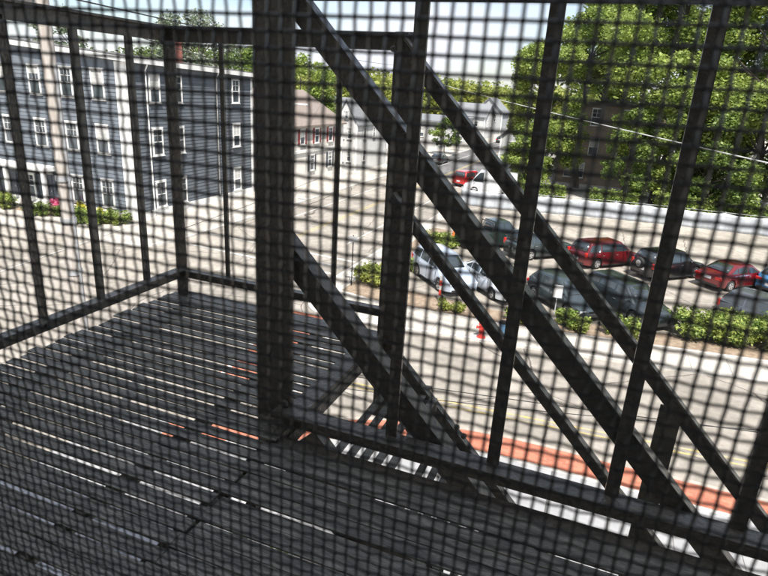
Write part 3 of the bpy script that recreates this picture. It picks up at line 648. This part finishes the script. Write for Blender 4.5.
# ------------------------------------------------------------------ vehicles
PAINT = {}
def paint(name, col, metal=.25, rough=.28):
    if name not in PAINT: PAINT[name] = mat('paint_' + name, col, rough, metal=metal, coat=1)
    return PAINT[name]
KINDS = dict(   # L, W, roof z, wheel r, wheelbase, belt z rear/front, nose z, tail z, greenhouse (rear base, rear roof, front roof, front base), cargo z
    sedan=dict(L=4.75, W=1.82, H=1.43, r=.32, wb=2.75, belt=(1.0, .93), nose=.68, tail=.94, gh=(-1.78, -1.02, .32, 1.12)),
    hatch=dict(L=4.35, W=1.80, H=1.50, r=.32, wb=2.65, belt=(1.02, .95), nose=.70, tail=.98, gh=(-2.02, -1.55, .25, 1.12)),
    suv=dict(L=4.65, W=1.88, H=1.70, r=.36, wb=2.70, belt=(1.12, 1.06), nose=.84, tail=1.06, gh=(-2.22, -1.85, .30, 1.02)),
    wagon=dict(L=4.9, W=1.86, H=1.62, r=.34, wb=2.85, belt=(1.05, .98), nose=.74, tail=1.0, gh=(-2.32, -1.95, .42, 1.28)),
    van=dict(L=5.5, W=2.0, H=2.35, r=.35, wb=3.3, belt=(1.25, 1.2), nose=.95, tail=1.2, gh=(-2.70, -2.64, 1.15, 2.05)),
    pickup=dict(L=5.3, W=1.9, H=1.78, r=.38, wb=3.3, belt=(1.1, 1.08), nose=.92, tail=1.08, gh=(-.55, -.35, .75, 1.35)),
)
def car(kind, pt, x, y, rz, label, cat='car', group='cars parked in the lot', z=.122, spare=False, name=None, rack=False, simple=False):
    k = KINDS[kind]; Ln, W, H, r, wb = k['L'], k['W'], k['H'], k['r'], k['wb']
    t = empty(name or {'sedan': 'sedan', 'hatch': 'hatchback', 'suv': 'suv', 'wagon': 'station_wagon', 'van': 'van', 'pickup': 'pickup_truck'}[kind], (x, y, z), rz, label, cat, group)
    h = Ln / 2; br, bf = k['belt']; axles = (-wb / 2 - .05, wb / 2 - .05); ra = r + .07
    xr0, xr1, xf1, xf0 = k['gh']
    def top(u):
        K = [(-h, k['tail'] - .12), (-h + .12, k['tail']), (xr0, br), (xf0, bf), (h - .35, k['nose'] + .03), (h - .05, k['nose'] - .08), (h, k['nose'] - .16)]
        for (a, za), (b, zb) in zip(K[:-1], K[1:]):
            if u <= b: return za + (zb - za) * max(0, (u - a)) / (b - a)
        return K[-1][1]
    def bot(u):
        zb = .20 + .10 * max(0, (abs(u) - h + .5) / .5)
        for a in axles:
            d = abs(u - a)
            if d < ra: zb = max(zb, r + math.sqrt(ra * ra - d * d) - .02)
        return zb
    us = sorted(set([round(-h + Ln * i / 40, 3) for i in range(41)] + [round(a + s * ra * q, 3) for a in axles for s in (-1, 1) for q in (0, .5, .8, .95, .999, 1.001)] + [xr0, xf0]))
    sec = []; 
    for u in us:
        e = abs(u) / h; wd = W / 2 * (1 - .10 * e ** 5 - (.06 if e > .985 else 0)); zt = top(u); zb = min(bot(u), zt - .10); zm = max(.58, zb + .02)
        zm = min(zm, zt - .06)
        half = [(0, zb), (wd * .80, zb), (wd * .975, zb + .015), (wd, zm), (wd * .985, zm + (zt - zm) * .55), (wd * .94, zt - .035), (wd * .82, zt), (0, zt + .025)]
        sec.append([(u, y_, z_) for y_, z_ in half] + [(u, -y_, z_) for y_, z_ in half[-2:0:-1]])
    m = len(sec[0]); mb = MB(); vs = [p for s_ in sec for p in s_]; fs = []
    for i in range(len(sec) - 1):
        for j in range(m): fs.append((i * m + j, i * m + (j + 1) % m, (i + 1) * m + (j + 1) % m, (i + 1) * m + j))
    fs += [tuple(range(m)), tuple(range((len(sec) - 1) * m, len(sec) * m))[::-1]]
    mb.add(vs, fs); body = mb.build('body', pt, t, smooth=True)
    # greenhouse shell
    wb_, wt = W / 2 * .93, W / 2 * (.74 if kind not in ('van',) else .86); zr = H - .05
    def sidey(z_, bz): return wb_ - (z_ - bz) / (zr - bz) * (wb_ - wt)
    def gz(u):
        if u < xr1: f = (u - xr0) / (xr1 - xr0); return br + (H - br) * (f ** .92)
        if u > xf1: f = (xf0 - u) / (xf0 - xf1); return bf + (H - bf) * (f ** .95)
        f = (u - xr1) / (xf1 - xr1); return H + .035 * math.sin(math.pi * f) - .0
    def bz(u): return br + (bf - br) * (u - xr0) / (xf0 - xr0)
    gu = sorted(set([xr0 + (xr1 - xr0) * q for q in (0, .25, .5, .75, .92, 1)] + [xr1 + (xf1 - xr1) * q / 6 for q in range(7)] + [xf1 + (xf0 - xf1) * q for q in (0, .1, .3, .6, .85, 1)]))
    sec = []
    for u in gu:
        b_ = bz(u) - .02; zt = max(gz(u), b_ + .002); ze = max(b_ + .001, zt - .055); yy = sidey(ze, b_)
        half = [(wb_, b_), (yy, ze), (yy * .93, zt - .012), (yy * .6, zt + .006), (0, zt + .012)]
        sec.append([(u, a, c) for a, c in half] + [(u, -a, c) for a, c in half[-2::-1]])
    m = len(sec[0]); mb = MB(); fs = []
    for i in range(len(sec) - 1):
        for j in range(m - 1): fs.append((i * m + j, i * m + j + 1, (i + 1) * m + j + 1, (i + 1) * m + j))
    mb.add([p for s_ in sec for p in s_], fs); mb.build('roof', pt, t, smooth=True)
    G = MT['carglass']
    # windscreens
    def slope_glass(name, ua, za, ub, zb, sg):
        p = lambda f: (ua + (ub - ua) * f, za + (zb - za) * f)
        (a, c), (a2, c2) = p(.10), p(.90); nrm = Vector((zb - za, 0, -(ub - ua))).normalized(); nrm = nrm if nrm.z > 0 else -nrm
        w1, w2 = sidey(c, br) - .11, sidey(c2, br) - .12; o = nrm * .028; q = []
        for (X_, Z_, w_) in ((a, c, w1), (a2, c2, w2)):
            for s_ in (-1, -.5, 0, .5, 1): q.append(Vector((X_ , s_ * w_, Z_)) + o + nrm * .02 * (1 - s_ * s_))
        mb = MB(); mb.add(q, [(i, i + 1, 6 + i, 5 + i) for i in range(4)]); g_ = mb.build(name, G, t, smooth=True); sd_ = g_.modifiers.new('solid', 'SOLIDIFY'); sd_.thickness = .02
    slope_glass('windshield', xf0, bf, xf1, H, 1)
    if not (kind == 'van'): slope_glass('rear_window', xr0, br, xr1, H, -1)
    # side windows
    def sidewin(ua, ub, s_):
        pts = []
        for u in (ua, ub):
            lo = bz(u) + .05; pts.append((u, lo))
        n = 6; up = []
        for i in range(n + 1):
            u = ub + (ua - ub) * i / n; hi = gz(u) - .13; up.append((u, max(hi, bz(u) + .07)))
        pl = pts + up
        q = [Vector((u, s_ * (sidey(z_, bz(u)) + .010), z_)) for u, z_ in pl]
        mb = MB(); mb.add(q, [tuple(range(len(q))) if s_ < 0 else tuple(range(len(q)))[::-1]]); g_ = mb.build('side_window', G, t); sd_ = g_.modifiers.new('solid', 'SOLIDIFY'); sd_.thickness = .012
    cuts = {'sedan': [(-1.5, -.98), (-.93, -.12), (-.04, .92)], 'hatch': [(-1.72, -1.1), (-1.02, -.15), (-.07, .9)], 'suv': [(-2.0, -1.22), (-1.12, -.2), (-.1, .85)],
            'wagon': [(-2.15, -1.25), (-1.15, -.15), (-.05, 1.05)], 'van': [(.75, 1.75)], 'pickup': [(-.42, .2), (.28, 1.15)]}[kind]
    for s_ in (-1, 1):
        for a, b in cuts: sidewin(a, b, s_)
    # trim: sill, door seams, bumpers
    for s_ in (-1, 1):
        MB().box((0, s_ * (W / 2 * .972), .235), (wb - 2 * ra - .05, .05, .07)).build('sill', MT['dark'], t)
        for u in ([c[1] + .04 for c in cuts] if kind != 'van' else [.6, 1.75, -.6]): MB().box((u - .02, s_ * W / 2 * .992, .68), (.014, .02, .62)).build('door_seam', MT['dark'], t)
    MB().box((h - .015, 0, .32), (.07, W * .72, .12)).build('bumper', MT['dark'], t); MB().box((-h + .01, 0, .34), (.07, W * .76, .12)).build('bumper', MT['dark'], t)
    MB().box((h - .045, 0, .50), (.09, W * .36, .12)).build('grille', MT['dark'], t)
    for s_ in (-1, 1):
        MB().box((h - .10, s_ * W * .36, k['nose'] - .17), (.16, .34, .13)).build('headlight', MT['head'], t, bevel=.03)
        if kind in ('suv', 'wagon', 'van'): MB().box((-h + .07, s_ * W * .425, k['tail'] - .10), (.15, .16, .34)).build('taillight', MT['tail'], t, bevel=.02)
        else: MB().box((-h + .07, s_ * W * .36, k['tail'] - .18), (.15, .42, .17)).build('taillight', MT['tail'], t, bevel=.02)
        MB().box((xf0 - .42, s_ * (W / 2 + .06), bf + .06), (.12, .17, .12)).build('mirror', pt, t, bevel=.03)
        if kind not in ('van',):
            for u in [c[0] + .1 for c in cuts[1:]]: MB().box((u, s_ * (W / 2 * .985), k['belt'][1] - .13), (.16, .025, .03)).build('door_handle', MT['rim'], t)
    MB().box((-h - .005, 0, k['tail'] - (.22 if kind == 'sedan' else .40)), (.03, .44, .16)).build('license_plate', MT['plate'], t)
    for a in axles:
        for s_ in (-1, 1):
            yy = s_ * (W / 2 - .115)
            wh = MB().lathe((a, yy - .11, r), (0, 1, 0), [(0, r * .62), (.01, r * .9), (.04, r), (.18, r), (.21, r * .9), (.22, r * .62)], 24).build('wheel', MT['dark'], t, smooth=True)
            mb = MB(); yo = yy + s_ * .108
            mb.lathe((a, yo - .012, r), (0, 1, 0), [(0, r * .60), (.012, r * .64), (.024, r * .60)], 20)
            mb.cm = 1
            for q in range(5):
                an = 2 * math.pi * (q + .5) / 5; mb.box((a + math.cos(an) * r * .40, yo + s_ * .014, r + math.sin(an) * r * .40), (r * .20, .012, r * .20))
            mb.build('rim', [MT['rim'], MT['dark']], wh, smooth=True)
    if spare:
        mb = MB().lathe((-h - .20, .1, .95), (1, 0, 0), [(0, .2), (.02, .31), (.08, .34), (.17, .34), (.2, .3)], 20); q = mb.build('spare_wheel', MT['dark'], t, smooth=True)
        MB().lathe((-h - .215, .1, .95), (1, 0, 0), [(0, .17), (.02, .20)], 16).build('spare_rim', MT['rim'], q)
    if rack:
        for s_ in (-1, 1): MB().tube((-1.5, s_ * .55, H + .05), (.25, s_ * .55, H + .06), .02).build('roof_rail', MT['grey'], t)
    if kind == 'pickup':
        mb = MB(); mb.box((-1.62, 0, 1.115), (1.75, W * .74, .01)); mb.build('bed_liner', MT['dark'], t)
        mb = MB()
        for s_ in (-1, 1): mb.tube((-.62, s_ * .72, 1.1), (-.62, s_ * .66, 1.72), .03)
        mb.tube((-.62, -.66, 1.72), (-.62, .66, 1.72), .03); mb.build('roll_bar', MT['dark'], t)
    return t
A1, A2 = R(45), R(-47)
car('pickup', paint('dark_green', (.025, .04, .035)), -6.6, 39.3, A1, 'very dark green pickup truck with a roll bar, leftmost of the far parked row', 'pickup truck')
car('suv', paint('grey_green', (.055, .075, .075)), -3.3, 38.3, A1, 'dark grey-green suv between the pickup truck and the red station wagon', rack=True)
car('wagon', paint('red', (.13, .008, .012)), .8, 38.7, A1, 'red station wagon between the grey-green suv and the black suv')
car('suv', paint('black', (.012, .013, .015)), 4.5, 38.1, A1, 'black suv with a spare wheel on its tailgate, left of the dark red sedan', spare=True)
car('sedan', paint('dark_red', (.16, .007, .011)), 8.1, 38.2, A1, 'dark red sedan with a white number plate, right of the black suv')
car('hatch', paint('sky_blue', (.05, .22, .46)), 11.2, 38.7, A1, 'light blue hatchback cut off by the right edge of the photo, far row')
car('suv', paint('white', (.50, .58, .70), .1), -7.4, 29.3, A2, 'silver-blue suv facing the street, leftmost of the near row', rack=True)
car('sedan', paint('silver_white', (.62, .66, .70), .1), -4.7, 29.5, A2, 'silvery white sedan facing the street, right of the silver-blue suv')
car('hatch', paint('charcoal', (.045, .06, .065)), -.9, 28.9, A2, 'charcoal hatchback with pale windshield glare, right of the silvery white sedan')
car('wagon', paint('deep_grey', (.03, .04, .045)), 2.0, 29.6, A2, 'near-black station wagon behind the hedge, right of the charcoal hatchback')
car('wagon', paint('silver_grey', (.12, .13, .145)), 8.6, 30.3, R(-38), 'dark silver-grey wagon behind the big bright hedge at the right edge')
car('van', paint('van_white', (.75, .76, .78), 0), -11.2, 61.0, R(188), 'white panel van parked behind the left end of the white fence', 'van', 'vehicles on the far road', z=.115)
car('suv', paint('bright_red', (.55, .02, .02), .1), -14.6, 66.0, R(70), 'bright red suv on the road just left of the white van', 'car', 'vehicles on the far road', z=.004)
for i, (x, y, pn, col, lb) in enumerate([(-23.4, 84, 'far_grey', (.2, .21, .22), 'grey sedan parked at the left kerb in front of the low beige shop'),
        (-13.9, 112, 'far_white', (.7, .7, .7), 'white sedan parked at the right kerb far down the road'),
        (-23.4, 134, 'far_black', (.03, .03, .03), 'black sedan parked at the left kerb near the small white house'),
        (-20.9, 165, 'far_silver', (.5, .52, .55), 'tiny silver sedan driving far away down the road')]):
    car('sedan', paint(pn, col), x, y, R(90 if x < -18 else -90), lb, 'car', 'vehicles on the far road', z=.004)

# ------------------------------------------------------------------ hydrants, cone, signs, lamps, poles
def hydrant(x, y, z, label, s=1.0):
    t = empty('fire_hydrant', (x, y, z), 0, label, 'fire hydrant')
    MB().lathe((0, 0, 0), (0, 0, 1), [(0, .17 * s), (.05, .17 * s), (.06, .11 * s), (.50 * s, .105 * s), (.52 * s, .14 * s), (.56 * s, .14 * s), (.60 * s, .12 * s), (.70 * s, .07 * s), (.73 * s, .04 * s), (.78 * s, .035 * s)], 16).build('body', MT['red'], t, smooth=True)
    for d in ((1, 0, 0), (-1, 0, 0), (0, -1, 0)): MB().lathe(Vector((0, 0, .40 * s)), d, [(.08 * s, .05 * s), (.17 * s, .05 * s), (.18 * s, .065 * s), (.21 * s, .065 * s), (.22 * s, .03 * s)], 10).build('nozzle', MT['red'], t)
    return t
hydrant(-3.85, 22.95, .11, 'red fire hydrant on the sidewalk across the street, below the silvery white sedan', 1.12)
t = empty('traffic_cone', (-9.4, 39.6, .122), 0, 'orange-red traffic cone beside the plants at the left corner of the lot', 'traffic cone')
MB().lathe((0, 0, 0), (0, 0, 1), [(.03, .24), (.9, .045), (.95, .04)], 16).build('cone', MT['orange'], t, smooth=True); MB().box((0, 0, .018), (.6, .6, .035)).build('base', MT['orange'], t)
t = empty('bollard', (-6.7, 26.3, .12), 0, 'red and white striped post in front of the silver-blue suv', 'bollard')
MB().tube((0, 0, 0), (0, 0, 1.35), .06).build('post', MT['wpaint'], t)
for zz in (.35, .85): MB().lathe((0, 0, zz), (0, 0, 1), [(0, .064), (.28, .064)], 12).build('band', MT['red'], t)
t = empty('lot_sign', (-1.15, 26.0, .12), R(8), 'small white sign on a thin post in front of the charcoal hatchback', 'sign')
MB().tube((0, .03, 0), (0, .03, 1.9), .025).build('post', MT['grey'], t); MB().box((0, -.012, 1.65), (.40, .03, .60)).build('panel', MT['signw'], t, bevel=.01)
t = empty('trash_bin', (-3.0, 23.4, .11), 0, 'small blue bin on the sidewalk right of the red fire hydrant', 'bin')
MB().lathe((0, 0, 0), (0, 0, 1), [(0, .17), (.62, .22), (.64, .24), (.68, .24)], 14).build('body', paint('bin_blue', (.05, .14, .25), 0), t); MB().lathe((0, 0, .68), (0, 0, 1), [(0, .22), (.06, .2), (.1, .05)], 14).build('lid', MT['dark'], t)
t = empty('sign_post', (-11.5, 26.3, .12), R(10), 'thin dark street sign post at the corner planting of the lot', 'sign')
MB().tube((0, 0, 0), (0, 0, 2.7), .03).build('post', MT['dark'], t); MB().box((0, -.04, 2.5), (.45, .02, .30)).build('panel', MT['grey'], t)

def pole(x, y, h, r, label, group=None, trans=True, arm=1, rz=0):
    t = empty('utility_pole', (x, y, .1), rz, label, 'utility pole', group)
    MB().tube((0, 0, -.1), (0, 0, h), r, r * .72, 16).build('pole', MT['wood'], t, smooth=True)
    for k in range(arm):
        c = MB().box((0, -r - .06, h - .5 - k * .9), (2.6, .10, .12)).build('crossarm', MT['wood'], t)
        for u in (-1.15, -.6, .6, 1.15): MB().lathe((u, -r - .06, h - .44 - k * .9), (0, 0, 1), [(0, .03), (.05, .05), (.1, .035), (.16, .05), (.2, .02)], 8).build('insulator', MT['grey'], c)
    if trans:
        MB().lathe((-.55, -.1, h - 3.0), (0, 0, 1), [(0, .26), (.03, .29), (1.0, .29), (1.06, .31), (1.12, .24)], 16).build('transformer', MT['grey'], t, smooth=True)
    mb = MB()
    for zz in (1.6, 3.2, 5.1, 6.4, 7.4): mb.lathe((0, 0, zz), (0, 0, 1), [(0, r * 1.02), (.12, r * 1.02)], 14)
    mb.tube((r * 1.0, 0, .2), (r * .85, 0, h * .7), .03); mb.build('conduit', MT['grey'], t)
    return t
pole(-11.85, 10.0, 14.2, .175, 'tall pale wooden utility pole with a transformer in front of the blue building', arm=2)
pole(-25.6, 72, 10.5, .16, 'weathered utility pole beside the far road, near the narrow gabled house', trans=True)
pole(-12.0, 118, 10, .16, 'farthest utility pole, right side of the road', trans=False)
t = empty('street_lamp', (-25.6, 41.5, .1), 0, 'grey street lamp with a long curved white arm in front of the brown-roofed house', 'street lamp')
MB().tube((0, 0, 0), (0, 0, 7.6), .10, .06, 12).build('pole', MT['grey'], t, smooth=True)
mb = MB(); P = [Vector((0, 0, 7.5)), Vector((.7, .05, 8.0)), Vector((1.5, .1, 8.28)), Vector((2.3, .1, 8.34))]
for a, b in zip(P[:-1], P[1:]): mb.tube(a, b, .05, .045, 8)
mb.build('arm', MT['white'], t, smooth=True); MB().box((2.65, .1, 8.32), (.8, .28, .14)).build('lamp_head', MT['white'], t, bevel=.05)

# ------------------------------------------------------------------ overhead cables
def cable(a, b, sag, r, m, label, n=26, splice=None):
    mb = MB(); a, b = Vector(a), Vector(b); pts = [a.lerp(b, i / n) - Vector((0, 0, 4 * sag * (i / n) * (1 - i / n))) for i in range(n + 1)]
    for p, q in zip(pts[:-1], pts[1:]): mb.tube(p, q, r, None, 6, False)
    o = mb.build('overhead_cable', MT[m])
    if splice is not None:
        i = int(splice * n); MB().tube(pts[i] + (pts[i + 1] - pts[i]) * .05, pts[i + 1] - (pts[i + 1] - pts[i]) * .45, .05, None, 8).build('splice_case', MT['dark'], o)
    return tag(o, label, 'cable', 'overhead cables')
cable(at(400, 72, 95), at(960, 206, 24), .35, .030, 'cable', 'pale overhead cable crossing in front of the big trees on the right')
cable(at(140, 342, 12.5), at(900, 450, 11.5), .12, .011, 'dcable', 'thin black cable with a splice case, low over the street before the red paving', splice=.53)
cable(at(230, 372, 12.5), at(900, 440, 12.5), .2, .010, 'dcable', 'thinner black cable just beside the low street cable, over the yellow lines')
cable(at(-60, 292, 16), at(300, 160, 60), .3, .022, 'cable', 'pale cable slanting up past the foot of the blue building')
cable(at(-60, 325, 15), at(330, 196, 48), .35, .020, 'dcable', 'black cable slanting up across the intersection, lowest of the two dark ones')
cable(at(-60, 308, 15), at(320, 178, 52), .25, .018, 'dcable', 'black cable slanting up just above the lower dark one at the intersection')
cable(at(48, 8, 9.8), at(330, 82, 70), .5, .016, 'dcable', 'black cable from the pale utility pole over the blue building roof')
cable(at(52, -6, 9.8), at(420, 66, 110), .5, .018, 'dcable', 'black cable high against the clouds above the top railing')

# ------------------------------------------------------------------ trees and planting
RT = 'big trees behind the white fence'
tree('broadleaf_tree', 5.0, 67, 24.5, 7.6, 'tallest bright green tree left of centre behind the white fence', n=90000, leaf=.19, base=.06, seed=11, gap=.62, group=RT)
tree('broadleaf_tree', 13.0, 65, 25, 8.4, 'very broad bright green tree behind the fence at the right edge', n=95000, leaf=.19, base=.06, seed=12, gap=.62, group=RT)
tree('broadleaf_tree', 24, 66, 23, 8, 'green tree behind the fence beyond the right edge of the photo', n=12000, leaf=.42, base=.12, seed=13, group=RT)
tree('broadleaf_tree', -7.2, 67, 17.0, 4.4, 'smaller yellow-green tree at the left end of the big trees, beside the far road', 'leaf', n=32000, leaf=.17, base=.06, seed=14, group=RT)
tree('broadleaf_tree', -2.6, 88, 25.5, 6.5, 'tall green tree rising behind the brown apartment house', n=12000, leaf=.42, base=.3, seed=15, group=RT)
tree('broadleaf_tree', 9.0, 60, 10, 4.2, 'low dark green tree in front of the tall ones, right of centre behind the fence', 'leaf2', n=20000, leaf=.18, base=.08, seed=16, group=RT)
tree('broadleaf_tree', 18.5, 60.5, 11, 4.5, 'low dark green tree in front of the tall ones at the right edge', 'leaf2', n=20000, leaf=.18, base=.08, seed=17, group=RT)
tree('broadleaf_tree', 1.8, 61, 9.5, 2.6, 'small dark tree close behind the fence below the brown house windows', 'leaf2', n=14000, leaf=.16, base=.08, seed=21, group=RT)
tree('broadleaf_tree', -8.2, 64, 6.2, 2.5, 'small round green tree right of the white van', 'leaf', n=6000, leaf=.2, base=.12, seed=22, group=RT)
for i, (x, y, sx, h, lb) in enumerate([(-5.5, 56.8, 5, 2.6, 'bright green bush behind the left part of the white fence'), (1, 57.6, 5, 2.4, 'bright green bush behind the middle of the white fence'),
        (7, 58, 6, 2.8, 'leafy bush behind the white fence right of its middle'), (14, 58.3, 6, 2.6, 'leafy bush behind the white fence at the right edge')]):
    bush('shrub', x, y, sx, 2.2, h, lb, 'leaf', 3500, .16, 40 + i, group='bushes behind the white fence')
tree('broadleaf_tree', -3.2, 73, 20, 4.2, 'slim green tree whose crown hides the roof of the brown apartment house', n=22000, leaf=.18, base=.60, seed=18, group=RT)
tree('broadleaf_tree', -9.3, 73, 13.0, 3.6, 'yellow-green tree standing leftmost of the big trees, over the grey-roofed house', 'leafy', n=20000, leaf=.17, base=.08, seed=19, group=RT)
tree('broadleaf_tree', 6.5, 61.5, 15.5, 3.6, 'fresh green tree close behind the fence between the brown house and the broad tree', n=24000, leaf=.18, base=.06, seed=20, group=RT)
tree('broadleaf_tree', -25.9, 96, 5.6, 2.6, 'round green street tree in front of the long pale store', 'leaf2', n=3500, leaf=.22, base=.2, seed=31)
tree('broadleaf_tree', -13.2, 101, 7.5, 3.0, 'green street tree on the right kerb of the far road', 'leaf', n=4000, leaf=.25, base=.15, seed=32)
tree('broadleaf_tree', -14.6, 130, 10, 4.4, 'yellow-green tree far down the right kerb of the road', 'leafy', n=4000, leaf=.35, base=.15, seed=33)
tree('broadleaf_tree', -46, 58, 16.5, 5.5, 'pale loose tree rising behind the blue building roof at the left', 'leafpale', n=11000, leaf=.22, base=.25, seed=34, gap=.5)
tree('broadleaf_tree', -57, 50, 16, 4.5, 'pale loose tree at the far left behind the blue building', 'leafpale', n=8000, leaf=.22, base=.25, seed=35, gap=.5)
tree('broadleaf_tree', -41, 62, 13.4, 4.2, 'dark green tree behind the blue building next to its chimney', 'leaf2', n=7000, leaf=.26, base=.2, seed=36)
tree('broadleaf_tree', -44, 78, 13.5, 5.4, 'fresh green tree behind the brown-roofed house', 'leaf', n=7000, leaf=.34, base=.1, seed=37)
# planting along the street
bush('hedge', 6.6, 28.2, 5.8, 2.0, 1.35, 'large bright yellow-green hedge at the right, between the street and the parked cars', 'leafh', 11000, .10, 51, rz=R(8), cat='hedge')
bush('shrub', 12.6, 29.2, 4.6, 1.8, 1.3, 'bright hedge continuing past the right edge behind the kerb', 'leafh', 6000, .10, 52, rz=R(8), group='bushes along the lot kerb')
bush('shrub', -2.9, 25.7, 1.9, 1.0, .95, 'yellow-green shrub below the silvery white sedan, left of the small sign', 'leafh', 2600, .085, 53, group='bushes along the lot kerb')
bush('shrub', -.3, 25.9, 1.5, 1.0, .9, 'yellow-green shrub right of the small white sign', 'leafh', 2200, .085, 54, group='bushes along the lot kerb')
bush('shrub', 1.9, 26.4, 1.8, 1.0, 1.0, 'yellow-green shrub in front of the near-black wagon', 'leafh', 2400, .085, 55, group='bushes along the lot kerb')
bush('shrub', -6.0, 25.5, 1.6, .8, .45, 'low pale grassy shrub in front of the silver-blue suv', 'leafy', 1500, .08, 56, group='bushes along the lot kerb')
bush('shrub', -10.7, 27.6, 1.7, 2.2, .85, 'brownish green grassy clump at the corner of the lot beside the sign post', 'leafy', 3000, .10, 57, group='corner plants of the lot')
bush('shrub', -9.4, 30.6, 1.1, 1.4, .9, 'small green shrub left of the silver-blue suv', 'leafh', 1600, .09, 58, group='corner plants of the lot')
bush('shrub', -9.9, 37.4, 2.0, 1.8, .9, 'bright green shrub just before the traffic cone', 'leafh', 2600, .09, 59, group='corner plants of the lot')
bush('shrub', -9.0, 36.6, 1.3, 1.3, .7, 'small round bright shrub between the traffic cone and the pickup truck', 'leafh', 1500, .09, 60, group='corner plants of the lot')
FB = 'plants in front of the blue building'
for i, (px, py, Y, sx, h, m, lb) in enumerate([
        (6, 224, 29.0, 2.2, 1.2, 'leafh', 'green shrub at the left edge in front of the porch'), (45, 234, 28.6, 2.6, 1.0, 'leaf2', 'dark clipped shrub in front of the porch columns'),
        (88, 240, 28.6, 2.8, 1.15, 'leaf2', 'dark clipped shrub right of the pale utility pole'), (116, 238, 29.6, 2.0, 1.0, 'leafh', 'light green shrub near the white corner of the blue building')]):
    p = at(px, py, Y); bush('shrub', p.x, Y, sx, 1.4, h, lb, m, 2600, .085, 70 + i, group=FB)
for i, (px, Y, m, lb, zz) in enumerate([(4, 29.6, 'petal', 'yellow flowering bush at the left edge by the porch', .9), (83, 29.9, 'petal', 'yellow flowering bush below the ground-floor window', 1.1),
        (104, 30.0, 'petal', 'yellow-green flowering bush near the white corner board', .9), (57, 29.8, 'pink', 'pink flowering bush beside the pale utility pole', 1.2)]):
    p = at(px, 215, Y); bush('flower_bush', p.x, Y, 1.1, .8, zz, lb, m, 900, .08, 80 + i, group=FB)
# planting on our own side, seen through the deck slats
UG = 'planters on the near sidewalk'
for i, (x, y, m, lb) in enumerate([(-4.4, 6.6, 'petal', 'yellow flowers on the near sidewalk under the deck, leftmost'), (-3.2, 7.4, 'leafh', 'light green planting seen through the deck slats, second from left'),
        (-2.2, 7.0, 'pink', 'reddish flowers on the near sidewalk glimpsed through the slats'), (-5.4, 8.2, 'leafh', 'green planting on the near sidewalk farthest from the wall')]):
    bush('flower_bush', x, y, 1.2, .9, .6, lb, m, 900, .07, 90 + i, group=UG, z=.12)
# far wooded hills
cl = []; g = random.Random(99)
def band(px0, px1, ytop0, ytop1, Y, n, r):
    for i in range(n):
        u = g.random(); px = px0 + (px1 - px0) * u; p = at(px, ytop0 + (ytop1 - ytop0) * u, Y); top = p.z + g.uniform(-.22, .08) * r * 2
        Yj = Y * g.uniform(.94, 1.06); X = p.x * Yj / Y; s = r * g.uniform(.6, 1.15)
        zt = top - s * .5
        cl.append((X, Yj, zt, s, s, s * .8))
        zz = zt - s
        while zz > -2: cl.append((X + g.uniform(-s, s), Yj - g.uniform(-.6, .6) * s, zz, s, s, s * .8)); zz -= s * 1.1
band(270, 500, 66, 86, 240, 70, 6); band(400, 620, 84, 96, 420, 60, 8)
band(270, 420, 72, 84, 170, 40, 4.5); band(480, 900, 88, 110, 260, 60, 7)
wd = leaves('woodland', cl, 90000, 1.0, MT['leafy'], None, 77); tag(wd, kind='stuff', label='yellow-green wooded hills along the horizon', cat='woodland')
cl = []; band(-60, 150, 42, 50, 190, 45, 4.5); band(150, 275, 45, 55, 190, 50, 5)
wd = leaves('woodland', cl, 26000, .8, MT['leafw'], None, 78); tag(wd, kind='stuff', label='dark green woods seen over the blue building roof', cat='woodland')
mb = MB(); g = random.Random(5); P = []
n = 60
for i in range(n + 1):
    x = -500 + 1300 * i / n; P.append((x, 460 + 20 * math.sin(i), 8 + 3 * math.sin(i * .7) + 2 * math.sin(i * 1.9)))
vs = [(x, y - 160, -1) for x, y, z in P] + [(x, y, z) for x, y, z in P] + [(x, y + 500, -1) for x, y, z in P]
fs = [(k * (n + 1) + i, k * (n + 1) + i + 1, (k + 1) * (n + 1) + i + 1, (k + 1) * (n + 1) + i) for k in range(2) for i in range(n)]
mb.add(vs, fs); tag(mb.build('hills', mat('hill_green', (.09, .14, .04), .95, (.16, .21, .06), .05, 8), smooth=True), kind='structure')
